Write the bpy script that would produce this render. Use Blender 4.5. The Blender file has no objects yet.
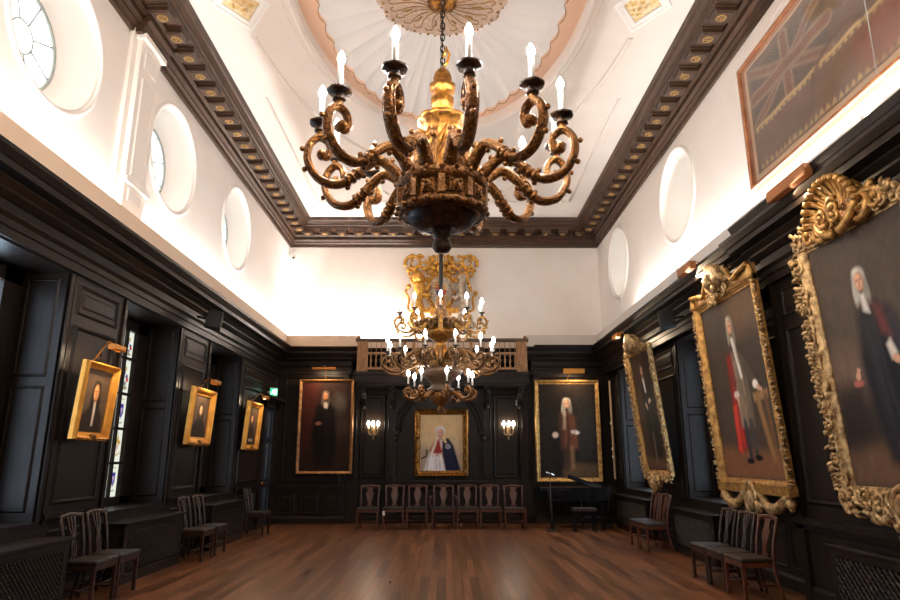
import bpy, bmesh, math, random
import numpy as np
from mathutils import Vector, Matrix
random.seed(7)
RNG = np.random.default_rng(7)
PI = math.pi
scene = bpy.context.scene
C = scene.collection

# ---------------------------------------------------------------- camera
FPX, CAMZ = 640.0, 1.6
TH = math.atan(159 / FPX); YA = math.atan(4 / FPX * math.cos(TH))
Fv = Vector((math.sin(YA) * math.cos(TH), math.cos(YA) * math.cos(TH), math.sin(TH)))
Rv = Vector((math.cos(YA), -math.sin(YA), 0)); Uv = Rv.cross(Fv)
cam = bpy.data.objects.new('camera', bpy.data.cameras.new('camera')); C.objects.link(cam)
cam.data.sensor_width = 36; cam.data.lens = FPX / 900 * 36; cam.data.clip_start = 0.05
cam.matrix_world = Matrix((( Rv.x, Uv.x, -Fv.x, 0), (Rv.y, Uv.y, -Fv.y, 0), (Rv.z, Uv.z, -Fv.z, CAMZ), (0, 0, 0, 1)))
scene.camera = cam

# ---------------------------------------------------------------- room constants
XL, XR, YW, YF, ZC = -4.53, 4.39, 17.7, -1.1, 8.25      # white walls, near wall, ceiling
YP = 17.4                                                # panelled screen of the back wall
CX, CY = -0.07, 8.26                                     # centre of the ceiling oval

# ---------------------------------------------------------------- world, big lights, exposure
world = bpy.data.worlds.new('world'); scene.world = world; world.use_nodes = True
world.node_tree.nodes['Background'].inputs[0].default_value = (0.75, 0.85, 1.0, 1)
world.node_tree.nodes['Background'].inputs[1].default_value = 0.6
scene.view_settings.view_transform = 'Standard'; scene.view_settings.look = 'None'
scene.view_settings.gamma = 1; scene.view_settings.exposure = 1.12
scene.view_settings.use_curve_mapping = False
scene.cycles.max_bounces = 8; scene.cycles.diffuse_bounces = 6; scene.cycles.glossy_bounces = 4
scene.cycles.use_denoising = True; scene.cycles.sample_clamp_indirect = 6
scene.cycles.caustics_reflective = False; scene.cycles.caustics_refractive = False
WARM = (1.0, 0.80, 0.60); COVE = (1.0, 0.965, 0.94)
COVE_L, COVE_B, COVE_R = 20.0, 34.0, 18.0                # watts per metre of cove light
BULB, BULB_FAR, BULB_WALL = 380.0, 50.0, 35.0
DAY_ROUND, DAY_TALL, DAY_GLASS = 2.3, 4.5, 0.46


def area(name, loc, direction, sx, sy, watts, col):
    l = bpy.data.lights.new(name, 'AREA'); l.shape = 'RECTANGLE'; l.size = sx; l.size_y = sy
    l.energy = watts; l.color = col
    o = bpy.data.objects.new(name, l); C.objects.link(o); o.location = loc
    o.rotation_euler = Vector(direction).to_track_quat('-Z', 'Y').to_euler()
    return o


def cove(name, p0, p1, direction, watts_per_m, width=0.06):
    p0, p1 = Vector(p0), Vector(p1); d = p1 - p0
    l = bpy.data.lights.new(name, 'AREA'); l.shape = 'RECTANGLE'; l.size = d.length; l.size_y = width
    l.energy = watts_per_m * d.length; l.color = COVE
    o = bpy.data.objects.new(name, l); C.objects.link(o)
    x = d.normalized(); z = -Vector(direction).normalized(); y = z.cross(x).normalized(); z = x.cross(y)
    o.matrix_world = Matrix(((x.x, y.x, z.x, (p0.x + p1.x) / 2), (x.y, y.y, z.y, (p0.y + p1.y) / 2),
                             (x.z, y.z, z.z, (p0.z + p1.z) / 2), (0, 0, 0, 1)))
    return o


# concealed strip lights lying in the trough above the panelling
cove('cove_light', (-4.44, -0.6, 4.66), (-4.44, 17.2, 4.66), (-1.4, 0, 1), COVE_L)
cove('cove_light', (-4.3, 17.5, 4.66), (-0.2, 17.5, 4.66), (0, 0.8, 1), COVE_B)
cove('cove_light', (4.25, -0.6, 4.66), (4.25, 14.2, 4.66), (1.4, 0, 1), COVE_R)


# ---------------------------------------------------------------- materials
def lin(c):
    def f(v):
        v /= 255.0
        return v / 12.92 if v <= 0.04045 else ((v + 0.055) / 1.055) ** 2.4
    return tuple(f(v) for v in c)


def mat(name, col, rough=0.5, metal=0.0, col2=None, scale=8.0, stretch=(1, 1, 1), bump=0.0, spec=0.5, detail=4, lo=0.35, hi=0.65, coat=0.0):
    m = bpy.data.materials.new(name); m.use_nodes = True
    nt = m.node_tree; b = nt.nodes['Principled BSDF']
    b.inputs['Roughness'].default_value = rough; b.inputs['Metallic'].default_value = metal
    b.inputs['Specular IOR Level'].default_value = spec; b.inputs['Coat Weight'].default_value = coat
    b.inputs['Base Color'].default_value = (*col, 1)
    if col2 is not None or bump:
        tc = nt.nodes.new('ShaderNodeTexCoord'); mp = nt.nodes.new('ShaderNodeMapping'); mp.inputs['Scale'].default_value = stretch
        nz = nt.nodes.new('ShaderNodeTexNoise'); nz.inputs['Scale'].default_value = scale; nz.inputs['Detail'].default_value = detail
        nt.links.new(tc.outputs['Object'], mp.inputs[0]); nt.links.new(mp.outputs[0], nz.inputs['Vector'])
        if col2 is not None:
            r = nt.nodes.new('ShaderNodeValToRGB'); r.color_ramp.elements[0].position = lo; r.color_ramp.elements[1].position = hi
            r.color_ramp.elements[0].color = (*col, 1); r.color_ramp.elements[1].color = (*col2, 1)
            nt.links.new(nz.outputs[0], r.inputs[0]); nt.links.new(r.outputs[0], b.inputs['Base Color'])
        if bump:
            bp = nt.nodes.new('ShaderNodeBump'); bp.inputs['Strength'].default_value = bump; bp.inputs['Distance'].default_value = 0.02
            nt.links.new(nz.outputs[0], bp.inputs['Height']); nt.links.new(bp.outputs[0], b.inputs['Normal'])
    return m


def glow(name, col, strength):
    m = bpy.data.materials.new(name); m.use_nodes = True; nt = m.node_tree
    nt.nodes.remove(nt.nodes['Principled BSDF'])
    e = nt.nodes.new('ShaderNodeEmission'); e.inputs[0].default_value = (*col, 1); e.inputs[1].default_value = strength
    nt.links.new(e.outputs[0], nt.nodes['Material Output'].inputs[0])
    return m


def painted(name, rough=0.45, emit=0.0, bump=0.05):
    m = bpy.data.materials.new(name); m.use_nodes = True; nt = m.node_tree; b = nt.nodes['Principled BSDF']
    a = nt.nodes.new('ShaderNodeAttribute'); a.attribute_name = 'paint'
    if emit:
        nt.nodes.remove(b); e = nt.nodes.new('ShaderNodeEmission'); e.inputs[1].default_value = emit
        nt.links.new(a.outputs[0], e.inputs[0]); nt.links.new(e.outputs[0], nt.nodes['Material Output'].inputs[0])
        return m
    nt.links.new(a.outputs[0], b.inputs['Base Color']); b.inputs['Roughness'].default_value = rough; b.inputs['Specular IOR Level'].default_value = 0.12
    tc = nt.nodes.new('ShaderNodeTexCoord'); nz = nt.nodes.new('ShaderNodeTexNoise'); nz.inputs['Scale'].default_value = 60
    bp = nt.nodes.new('ShaderNodeBump'); bp.inputs['Strength'].default_value = bump; bp.inputs['Distance'].default_value = 0.01
    nt.links.new(tc.outputs['Object'], nz.inputs['Vector']); nt.links.new(nz.outputs[0], bp.inputs['Height']); nt.links.new(bp.outputs[0], b.inputs['Normal'])
    return m


def floor_mat():
    m = bpy.data.materials.new('oak_boards'); m.use_nodes = True; nt = m.node_tree; b = nt.nodes['Principled BSDF']
    tc = nt.nodes.new('ShaderNodeTexCoord'); mp = nt.nodes.new('ShaderNodeMapping'); mp.inputs['Rotation'].default_value = (0, 0, PI / 2)
    br = nt.nodes.new('ShaderNodeTexBrick'); br.inputs['Scale'].default_value = 1; br.inputs['Mortar Size'].default_value = 0.004
    br.inputs['Brick Width'].default_value = 1.6; br.inputs['Row Height'].default_value = 0.11; br.offset = 0.37
    br.inputs['Color1'].default_value = (*lin((136, 89, 57)), 1); br.inputs['Color2'].default_value = (*lin((84, 51, 32)), 1)
    br.inputs['Mortar'].default_value = (*lin((42, 22, 14)), 1)
    nz = nt.nodes.new('ShaderNodeTexNoise'); nz.inputs['Scale'].default_value = 3; nz.inputs['Detail'].default_value = 6
    mp2 = nt.nodes.new('ShaderNodeMapping'); mp2.inputs['Scale'].default_value = (7, 0.35, 1)
    mx = nt.nodes.new('ShaderNodeMixRGB'); mx.blend_type = 'MULTIPLY'; mx.inputs[0].default_value = 0.75
    r = nt.nodes.new('ShaderNodeValToRGB'); r.color_ramp.elements[0].position = 0.3; r.color_ramp.elements[1].position = 0.7
    r.color_ramp.elements[0].color = (0.45, 0.42, 0.4, 1); r.color_ramp.elements[1].color = (1.25, 1.2, 1.15, 1)
    L = nt.links.new
    L(tc.outputs['Object'], mp.inputs[0]); L(mp.outputs[0], br.inputs['Vector'])
    L(tc.outputs['Object'], mp2.inputs[0]); L(mp2.outputs[0], nz.inputs['Vector']); L(nz.outputs[0], r.inputs[0])
    L(br.outputs['Color'], mx.inputs[1]); L(r.outputs[0], mx.inputs[2]); L(mx.outputs[0], b.inputs['Base Color'])
    rr = nt.nodes.new('ShaderNodeMapRange'); rr.inputs[3].default_value = 0.22; rr.inputs[4].default_value = 0.42
    L(nz.outputs[0], rr.inputs[0]); L(rr.outputs[0], b.inputs['Roughness'])
    bp = nt.nodes.new('ShaderNodeBump'); bp.inputs['Strength'].default_value = 0.15; bp.inputs['Distance'].default_value = 0.004
    L(br.outputs['Fac'], bp.inputs['Height']); bp.invert = True; L(bp.outputs[0], b.inputs['Normal'])
    return m


M_WHITE = mat('plaster', lin((240, 231, 222)), 0.8, col2=lin((244, 236, 228)), scale=1.5, spec=0.2)
M_CEIL = mat('ceiling_paint', lin((240, 231, 222)), 0.8, col2=lin((244, 236, 228)), scale=1.2, spec=0.2)
M_FLUTE = mat('flute_paint', lin((250, 246, 242)), 0.7, spec=0.2)
M_PEACH = mat('peach_paint', lin((250, 212, 184)), 0.8, spec=0.2)
M_OAK = mat('dark_panelling', lin((25, 19, 15)), 0.40, col2=lin((38, 28, 22)), scale=6, stretch=(6, 6, 0.5), spec=0.18)
M_CORN = mat('brown_cornice', lin((62, 42, 29)), 0.45, col2=lin((76, 53, 38)), scale=5, spec=0.4)
M_GILT = mat('gilt', lin((200, 154, 84)), 0.42, metal=0.55, col2=lin((140, 98, 50)), scale=14, bump=0.25)
M_GILT2 = mat('bright_gilt', lin((160, 108, 40)), 0.34, metal=0.8, col2=lin((84, 50, 20)), scale=24, bump=0.3)
M_GILT3 = mat('pale_gilt', lin((206, 172, 120)), 0.42, metal=0.5, col2=lin((116, 84, 48)), scale=16, bump=0.35)
M_CWOOD = mat('carved_gilt_wood', lin((160, 106, 46)), 0.3, metal=0.55, col2=lin((66, 40, 21)), scale=55, bump=0.6, lo=0.32, hi=0.66)
M_CDARK = mat('carved_dark_wood', lin((30, 20, 14)), 0.42, metal=0.2, col2=lin((92, 58, 26)), scale=22, bump=0.4, lo=0.45, hi=0.75)
M_CMID = mat('dark_gilt_wood', lin((128, 88, 38)), 0.38, metal=0.5, col2=lin((52, 33, 17)), scale=40, bump=0.5, lo=0.35, hi=0.65)
M_CPALE = mat('rubbed_gilt_wood', lin((190, 140, 64)), 0.4, metal=0.5, col2=lin((100, 66, 28)), scale=40, bump=0.5, lo=0.35, hi=0.65)
M_GILTS = mat('smooth_gilt', lin((222, 156, 60)), 0.36, metal=0.55, col2=lin((192, 126, 44)), scale=5, bump=0.05)
M_GILT4 = mat('heraldic_gilt', lin((240, 186, 84)), 0.4, metal=0.45, col2=lin((180, 118, 44)), scale=14, bump=0.2)
M_CBOWL = mat('dull_dark_wood', lin((40, 28, 20)), 0.6, col2=lin((70, 48, 28)), scale=30, bump=0.4, spec=0.2)
M_BRASS = mat('brass', lin((200, 140, 60)), 0.35, metal=0.9)
M_LAMPBRASS = mat('lamp_brass', lin((206, 132, 48)), 0.45, metal=0.4)
M_CANDLE = mat('candle_tube', lin((232, 228, 220)), 0.5)
M_BULB = glow('bulb', (1.0, 0.93, 0.86), BULB)
M_BULB2 = glow('far_bulb', (1.0, 0.93, 0.86), BULB_FAR)
M_BULB3 = glow('sconce_bulb', (1.0, 0.84, 0.66), BULB_WALL)
M_CHAIR = mat('chair_wood', lin((92, 48, 28)), 0.32, col2=lin((60, 30, 20)), scale=7, stretch=(5, 5, 0.8))
M_CHAIRD = mat('dark_chair_wood', lin((58, 32, 22)), 0.34, col2=lin((38, 22, 17)), scale=7, stretch=(5, 5, 0.8))
M_LEATHER = mat('leather', lin((34, 22, 17)), 0.5, col2=lin((42, 29, 23)), scale=30, bump=0.1)
M_PIANO = mat('piano_black', (0.006, 0.006, 0.007), 0.12, coat=0.3)
M_BLACK = mat('black_plastic', lin((20, 20, 22)), 0.5)
M_IRON = mat('iron', lin((40, 34, 30)), 0.45, metal=0.7)
M_LIGHTOAK = mat('light_oak', lin((170, 124, 78)), 0.5, col2=lin((120, 82, 48)), scale=8, stretch=(6, 6, 0.6))
M_OFFWHITE = mat('white_plastic', lin((226, 222, 214)), 0.5)
M_PAINT = painted('oil_paint')
M_CLOTH = painted('old_cloth', 0.7)
M_STAIN = painted('stained_glass', emit=DAY_GLASS)
M_ROUND = glow('round_window_daylight', (0.93, 0.98, 0.97), DAY_ROUND)
M_SKYPANE = glow('tall_window_daylight', (0.62, 0.80, 1.0), DAY_TALL)
M_LEAD = mat('lead', lin((170, 176, 172)), 0.6)
M_BOX = mat('brown_box', lin((150, 92, 48)), 0.6)
M_GREEN = glow('exit_green', lin((30, 190, 120)), 1.2)
M_EXITW = glow('exit_white', (0.9, 1.0, 0.95), 2.0)
M_SPOT = glow('spot_face', (1.0, 0.9, 0.75), 120)
M_RED = mat('red_enamel', lin((170, 40, 30)), 0.5)
M_BLUE = mat('blue_enamel', lin((40, 56, 110)), 0.5)
M_SILVER = mat('silvered', lin((206, 190, 170)), 0.45, metal=0.3, col2=lin((160, 140, 120)), scale=12, bump=0.2)
M_FLOOR = floor_mat()


# ---------------------------------------------------------------- mesh builder
class MB:
    def __init__(self): self.v = []; self.f = []; self.s = []

    def add(self, vs, fs, smooth=False):
        n = len(self.v); self.v += [tuple(p) for p in vs]; self.f += [tuple(i + n for i in f) for f in fs]; self.s += [smooth] * len(fs)
        return self

    def box(self, x0, x1, y0, y1, z0, z1, M=None):
        vs = [(x, y, z) for x in (x0, x1) for y in (y0, y1) for z in (z0, z1)]
        if M is not None: vs = [M @ Vector(p) for p in vs]
        return self.add(vs, [(0, 1, 3, 2), (4, 6, 7, 5), (0, 4, 5, 1), (2, 3, 7, 6), (0, 2, 6, 4), (1, 5, 7, 3)])

    def prism(self, poly, h0, h1, fn):
        """poly in 2d, extruded h0..h1; fn(a, b, h) -> point"""
        n = len(poly)
        vs = [fn(a, b, h0) for a, b in poly] + [fn(a, b, h1) for a, b in poly]
        return self.add(vs, [tuple(range(n)), tuple(range(2 * n - 1, n - 1, -1))] + [(i, (i + 1) % n, n + (i + 1) % n, n + i) for i in range(n)])

    def tube(self, pts, r, n=8, caps=True, flat=1.0, ref=None):
        pts = [Vector(p) for p in pts]; m = len(pts)
        rad = r if hasattr(r, '__len__') else [r] * m
        t0 = (pts[1] - pts[0]).normalized()
        nrm = Vector(ref) if ref is not None else (Vector((0, 0, 1)) if abs(t0.z) < 0.9 else Vector((1, 0, 0)))
        vs = []
        for i in range(m):
            t = (pts[min(i + 1, m - 1)] - pts[max(i - 1, 0)]).normalized()
            if ref is None:
                nrm = (nrm - t * nrm.dot(t)).normalized(); bi = t.cross(nrm)
            else:
                bi = Vector(ref); nrm = bi.cross(t).normalized()
            for k in range(n):
                a = 2 * PI * k / n
                vs.append(pts[i] + nrm * (math.cos(a) * rad[i]) + bi * (math.sin(a) * rad[i] * flat))
        fs = [(i * n + k, i * n + (k + 1) % n, (i + 1) * n + (k + 1) % n, (i + 1) * n + k) for i in range(m - 1) for k in range(n)]
        if caps: fs += [tuple(range(n - 1, -1, -1)), tuple((m - 1) * n + k for k in range(n))]
        return self.add(vs, fs, n > 5)

    def lathe(self, prof, n=24, c=(0, 0, 0), lobes=0, amp=0.0, sx=1, sy=1):
        vs = []
        for r, z in prof:
            for k in range(n):
                a = 2 * PI * k / n; rr = max(r, 1e-4) * (1 + (amp * abs(math.sin(lobes * a / 2)) if lobes else 0))
                vs.append((c[0] + sx * rr * math.cos(a), c[1] + sy * rr * math.sin(a), c[2] + z))
        m = len(prof)
        fs = [(i * n + k, i * n + (k + 1) % n, (i + 1) * n + (k + 1) % n, (i + 1) * n + k) for i in range(m - 1) for k in range(n)]
        fs += [tuple(range(n - 1, -1, -1)), tuple((m - 1) * n + k for k in range(n))]
        return self.add(vs, fs, True)

    def ball(self, c, r, n=10, sc=(1, 1, 1), M=None):
        vs = []; fs = []; h = max(n // 2, 4)
        for i in range(h + 1):
            p = PI * i / h
            for k in range(n):
                a = 2 * PI * k / n
                d = Vector((r * sc[0] * math.sin(p) * math.cos(a), r * sc[1] * math.sin(p) * math.sin(a), r * sc[2] * math.cos(p)))
                vs.append(Vector(c) + (M @ d if M is not None else d))
        for i in range(h):
            for k in range(n):
                fs.append((i * n + k, (i + 1) * n + k, (i + 1) * n + (k + 1) % n, i * n + (k + 1) % n))
        return self.add(vs, fs, True)

    def sweep(self, path, prof, closed=False, smooth=False):
        """path: 2d points (room on the right of travel); prof: (out, z) list, closed section"""
        P = [Vector((p[0], p[1])) for p in path]; n = len(P); offs = []
        for i in range(n):
            d0 = (P[i] - P[i - 1]).normalized() if (i > 0 or closed) else None
            d1 = (P[(i + 1) % n] - P[i]).normalized() if (i < n - 1 or closed) else None
            if d0 is None: d0 = d1
            if d1 is None: d1 = d0
            n0 = Vector((d0.y, -d0.x)); n1 = Vector((d1.y, -d1.x))
            b = (n0 + n1); b = b / max(b.dot(n0), 1e-3) if b.length > 1e-6 else n0
            offs.append(b)
        m = len(prof); vs = []
        for i in range(n):
            for o, z in prof: vs.append((P[i].x + offs[i].x * o, P[i].y + offs[i].y * o, z))
        fs = []
        for i in range(n if closed else n - 1):
            j = (i + 1) % n
            for k in range(m): fs.append((i * m + k, i * m + (k + 1) % m, j * m + (k + 1) % m, j * m + k))
        if not closed: fs += [tuple(range(m)), tuple((n - 1) * m + k for k in range(m - 1, -1, -1))]
        return self.add(vs, fs, smooth)

    def build(self, name, m, parent=None, bevel=0.0, loc=None, rot=None):
        me = bpy.data.meshes.new(name); me.from_pydata(self.v, [], self.f)
        bm = bmesh.new(); bm.from_mesh(me); bmesh.ops.recalc_face_normals(bm, faces=bm.faces); bm.to_mesh(me); bm.free()
        if len(me.polygons) == len(self.s): me.polygons.foreach_set('use_smooth', self.s)
        me.materials.append(m); me.update()
        o = bpy.data.objects.new(name, me); C.objects.link(o)
        if parent is not None: o.parent = parent
        if loc is not None: o.location = loc
        if rot is not None: o.rotation_euler = rot
        if bevel:
            bv = o.modifiers.new('bevel', 'BEVEL'); bv.width = bevel; bv.segments = 2; bv.limit_method = 'ANGLE'; bv.angle_limit = 0.7
        return o


def tag(o, label, cat, group=None):
    o['label'] = label; o['category'] = cat
    if group: o['group'] = group
    return o


def thing(name, label, cat, loc=(0, 0, 0), rot=(0, 0, 0), group=None):
    o = bpy.data.objects.new(name, None); C.objects.link(o); o.location = loc; o.rotation_euler = rot; o.empty_display_size = 0.1
    return tag(o, label, cat, group)


def struct(o): o['kind'] = 'structure'; return o


def dup(src, parent=None):
    c = src.copy(); C.objects.link(c); c.parent = parent
    for ch in list(src.children): dup(ch, c)
    return c


def spline(P, per=6):
    P = [Vector(p) for p in P]; Q = [P[0] * 2 - P[1]] + P + [P[-1] * 2 - P[-2]]; out = []
    for i in range(1, len(Q) - 2):
        a, b, c, d = Q[i - 1], Q[i], Q[i + 1], Q[i + 2]
        for k in range(per):
            t = k / per
            out.append(0.5 * ((2 * b) + (c - a) * t + (2 * a - 5 * b + 4 * c - d) * t * t + (3 * b - a - 3 * c + d) * t ** 3))
    out.append(P[-1]); return out


def frame_rect(mb, w, h, prof, fn, z0=0.0):
    """mitred frame round an opening w x h (bottom at z0, centred on x=0); prof (outward, height) closed; fn(x, z, height)"""
    cs = [(-w / 2, z0, -1, -1), (w / 2, z0, 1, -1), (w / 2, z0 + h, 1, 1), (-w / 2, z0 + h, -1, 1)]; m = len(prof); vs = []
    for x, z, sx, sz in cs:
        for o, t in prof: vs.append(fn(x + sx * o, z + sz * o, t))
    fs = [(i * m + k, i * m + (k + 1) % m, ((i + 1) % 4) * m + (k + 1) % m, ((i + 1) % 4) * m + k) for i in range(4) for k in range(m)]
    return mb.add(vs, fs)


def hole_wall(mb, u0, u1, z0, z1, cu, cz, ru, rz, fn, n=48, h=0.0):
    """flat rectangle with an elliptic hole"""
    vs = []
    for k in range(n):
        a = 2 * PI * (k + 0.5) / n; c, s = math.cos(a), math.sin(a)
        vs.append(fn(cu + ru * c, cz + rz * s, h))
        t = min([((u1 - cu) / c if c > 0 else (u0 - cu) / c) if abs(c) > 1e-6 else 1e9, ((z1 - cz) / s if s > 0 else (z0 - cz) / s) if abs(s) > 1e-6 else 1e9])
        vs.append(fn(cu + t * c, cz + t * s, h))
    fs = [(2 * k, 2 * k + 1, (2 * k + 3) % (2 * n), (2 * k + 2) % (2 * n)) for k in range(n)]
    for (ua, za) in ((u0, z0), (u0, z1), (u1, z0), (u1, z1)):       # corner triangles
        ang = math.atan2(za - cz, ua - cu) % (2 * PI); k = int((ang / (2 * PI) * n - 0.5) // 1) % n
        vs.append(fn(ua, za, h)); fs.append((2 * k + 1, len(vs) - 1, (2 * k + 3) % (2 * n)))
    return mb.add(vs, fs)


# wall coordinate maps: (u along wall, z, out into the room)
def WL(u, z, o): return (XL + o, u, z)
def WR(u, z, o): return (XR - o, u, z)
def WB(u, z, o): return (u, YP - o, z)


def wbox(mb, fn, u0, u1, z0, z1, o0, o1):
    vs = [fn(u, z, o) for u in (u0, u1) for z in (z0, z1) for o in (o0, o1)]
    return mb.add(vs, [(0, 1, 3, 2), (4, 6, 7, 5), (0, 4, 5, 1), (2, 3, 7, 6), (0, 2, 6, 4), (1, 5, 7, 3)])


def panel(mb, fn, u0, u1, z0, z1, o=0.0, wd=0.05, ht=0.022, field=True):
    """bolection moulding with a raised field"""
    w, h = u1 - u0, z1 - z0; cu = (u0 + u1) / 2
    prof = [(0, -0.002), (-0.35 * wd, ht * 0.6), (-0.6 * wd, ht), (-0.8 * wd, ht * 0.8), (-wd, -0.002)]
    frame_rect(mb, w, h, prof, lambda x, z, t: fn(cu + x, z, o + t), z0)
    if field and w > 0.3 and h > 0.3:
        g = wd + 0.045
        a = [(u0 + g, z0 + g), (u1 - g, z0 + g), (u1 - g, z1 - g), (u0 + g, z1 - g)]; k = 0.025
        b = [(u0 + g + k, z0 + g + k), (u1 - g - k, z0 + g + k), (u1 - g - k, z1 - g - k), (u0 + g + k, z1 - g - k)]
        vs = [fn(x, z, o - 0.001) for x, z in a] + [fn(x, z, o + 0.011) for x, z in b]
        mb.add(vs, [(4, 5, 6, 7)] + [(i, (i + 1) % 4, 4 + (i + 1) % 4, 4 + i) for i in range(4)])
    return mb


# ---------------------------------------------------------------- painting on grids
class Paint:
    def __init__(self, w, h, bg, ny=120):
        self.asp = w / h; self.ny = ny; self.nx = max(8, int(ny * self.asp))
        self.X, self.Y = np.meshgrid(np.linspace(0, self.asp, self.nx + 1), np.linspace(0, 1, ny + 1))
        self.Y0 = self.Y; self.c = np.zeros((ny + 1, self.nx + 1, 3)) + np.array(lin(bg))

    def mix(self, m, col):
        m = np.clip(m, 0, 1)[..., None]; self.c = self.c * (1 - m) + np.array(lin(col)) * m; return self

    def ell(self, x, y, rx, ry, col, soft=0.25, rot=0.0, op=1.0):
        c, s = math.cos(rot), math.sin(rot); dx, dy = self.X - x, self.Y - y
        d = np.hypot((dx * c + dy * s) / rx, (-dx * s + dy * c) / ry)
        return self.mix(op * np.clip((1 + soft / 2 - d) / soft, 0, 1), col)

    def poly(self, pts, col, soft=0.012, op=1.0):
        pts = np.array(pts, float); inside = np.zeros(self.X.shape, bool); dist = np.full(self.X.shape, 9.0)
        for i in range(len(pts)):
            a, b = pts[i], pts[(i + 1) % len(pts)]
            cond = ((a[1] > self.Y) != (b[1] > self.Y)) & (self.X < (b[0] - a[0]) * (self.Y - a[1]) / (b[1] - a[1] + 1e-12) + a[0])
            inside ^= cond
            dist = np.minimum(dist, self._seg(a, b))
        return self.mix(op * np.clip(0.5 + np.where(inside, dist, -dist) / soft, 0, 1), col)

    def _seg(self, a, b):
        d = np.array(b) - np.array(a); t = np.clip(((self.X - a[0]) * d[0] + (self.Y - a[1]) * d[1]) / (d @ d + 1e-12), 0, 1)
        return np.hypot(self.X - a[0] - t * d[0], self.Y - a[1] - t * d[1])

    def line(self, pts, w, col, soft=0.01, op=1.0):
        d = np.full(self.X.shape, 9.0)
        for a, b in zip(pts[:-1], pts[1:]): d = np.minimum(d, self._seg(np.array(a, float), np.array(b, float)))
        return self.mix(op * np.clip(0.5 + (w / 2 - d) / soft, 0, 1), col)

    def noise(self, amp=0.12, cells=14):
        for k, a in ((cells, amp), (cells * 3, amp * 0.6)):
            g = RNG.normal(0, 1, (k + 2, k + 2))
            yi = self.Y * k; xi = self.X / self.asp * k; y0 = yi.astype(int).clip(0, k); x0 = xi.astype(int).clip(0, k); fy = yi - y0; fx = xi - x0
            v = (g[y0, x0] * (1 - fx) + g[y0, x0 + 1] * fx) * (1 - fy) + (g[y0 + 1, x0] * (1 - fx) + g[y0 + 1, x0 + 1] * fx) * fy
            self.c *= (1 + a * np.clip(v, -2, 2))[..., None]
        self.c = np.clip(self.c, 0, 1); return self

    def data(self, fn):
        pts = [fn(x, y) for x, y in zip((self.X / self.asp).ravel(), self.Y0.ravel())]; W = self.nx + 1
        fs = [(j * W + i, j * W + i + 1, (j + 1) * W + i + 1, (j + 1) * W + i) for j in range(self.ny) for i in range(self.nx)]
        return pts, fs, self.c.reshape(-1, 3)


def paint_obj(name, datas, m, parent=None):
    vs, fs, cs = [], [], []
    for p, f, c in datas:
        n = len(vs); vs += p; fs += [tuple(i + n for i in q) for q in f]; cs.append(c)
    me = bpy.data.meshes.new(name); me.from_pydata(vs, [], fs)
    at = me.color_attributes.new('paint', 'FLOAT_COLOR', 'POINT'); cc = np.concatenate(cs)
    at.data.foreach_set('color', np.concatenate([cc, np.ones((len(cc), 1))], 1).astype(np.float32).ravel())
    me.materials.append(m); me.update()
    o = bpy.data.objects.new(name, me); C.objects.link(o); o.parent = parent
    return o


# ================================================================ SETTING
mb = MB(); mb.box(XL - 0.7, XR + 0.7, YF - 0.2, YW + 0.3, -0.12, 0)
struct(mb.build('floor', M_FLOOR))

# ceiling with its fluted oval
fa, fb = 1.87, 3.42
mb = MB()
hole_wall(mb, XL - 0.3, XR + 0.3, YF - 0.2, YW + 0.3, CX, CY, 2.22, 3.82, lambda u, v, h: (u, v, ZC), 96)
mb.box(XL - 0.3, XR + 0.3, YF - 0.2, YW + 0.3, ZC + 0.5, ZC + 0.6)
ceil = struct(mb.build('ceiling', M_CEIL))


def oval_ring(mb, a, b, prof, n=96, z=ZC, arc=None):
    pts = []
    a0, a1 = arc if arc else (0, 2 * PI)
    cnt = n if arc is None else n + 1
    m = len(prof); vs = []
    for k in range(cnt):
        t = a0 + (a1 - a0) * k / n
        nx, ny = b * math.cos(t), a * math.sin(t); l = math.hypot(nx, ny); nx, ny = nx / l, ny / l
        for o, h in prof: vs.append((CX + a * math.cos(t) + nx * o, CY + b * math.sin(t) + ny * o, z + h))
    fs = [(k * m + i, k * m + (i + 1) % m, ((k + 1) % cnt) * m + (i + 1) % m, ((k + 1) % cnt) * m + i) for k in range(n) for i in range(m)]
    mb.add(vs, fs, False)


mb = MB()
oval_ring(mb, 2.2, 3.8, [(0, 0.16), (0, -0.05), (0.05, -0.08), (0.10, -0.05), (0.12, -0.02), (0.17, -0.035), (0.21, 0.0), (0.21, 0.16)])
for t0, t1 in ((0.14, PI - 0.14), (PI + 0.14, 2 * PI - 0.14)): oval_ring(mb, 3.05, 5.65, [(0, 0.02), (0.0, -0.02), (0.04, -0.04), (0.08, -0.02), (0.08, 0.02)], arc=(t0, t1))
for sx in (-1, 1):
    for sy in (-1, 1):                                            # spandrel panel borders in the corners
        pts = [(CX + sx * 3.35, CY + sy * 2.6), (CX + sx * 3.35, CY + sy * 7.6), (CX + sx * 1.2, CY + sy * 7.6), (CX + sx * 2.3, CY + sy * 5.5)]
        for a, b in zip(pts[:3], pts[1:]):
            mb.tube([(a[0], a[1], ZC), (b[0], b[1], ZC)], 0.035, 6)
mb.build('ceiling_moulding', M_CEIL, ceil)
mb = MB()
for sx in (-1, 1):
    cx = CX + sx * 3.02; q = [(0.0, -0.62), (0.44, 0), (0, 0.62), (-0.44, 0)]
    for r0, r1, h in ((1.0, 0.86, 0.05), (0.86, 0.66, 0.03)):
        for i in range(4):
            a, b = q[i], q[(i + 1) % 4]
            vs = [(cx + p[0] * r, CY + p[1] * r, ZC - hh) for hh in (-0.01, h) for (p, r) in ((a, r0), (b, r0), (b, r1), (a, r1))]
            mb.add(vs, [(0, 1, 2, 3), (4, 7, 6, 5), (0, 4, 5, 1), (2, 6, 7, 3), (1, 5, 6, 2), (0, 3, 7, 4)])
mb.build('diamond_border', M_FLUTE, ceil)
mb = MB()
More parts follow.
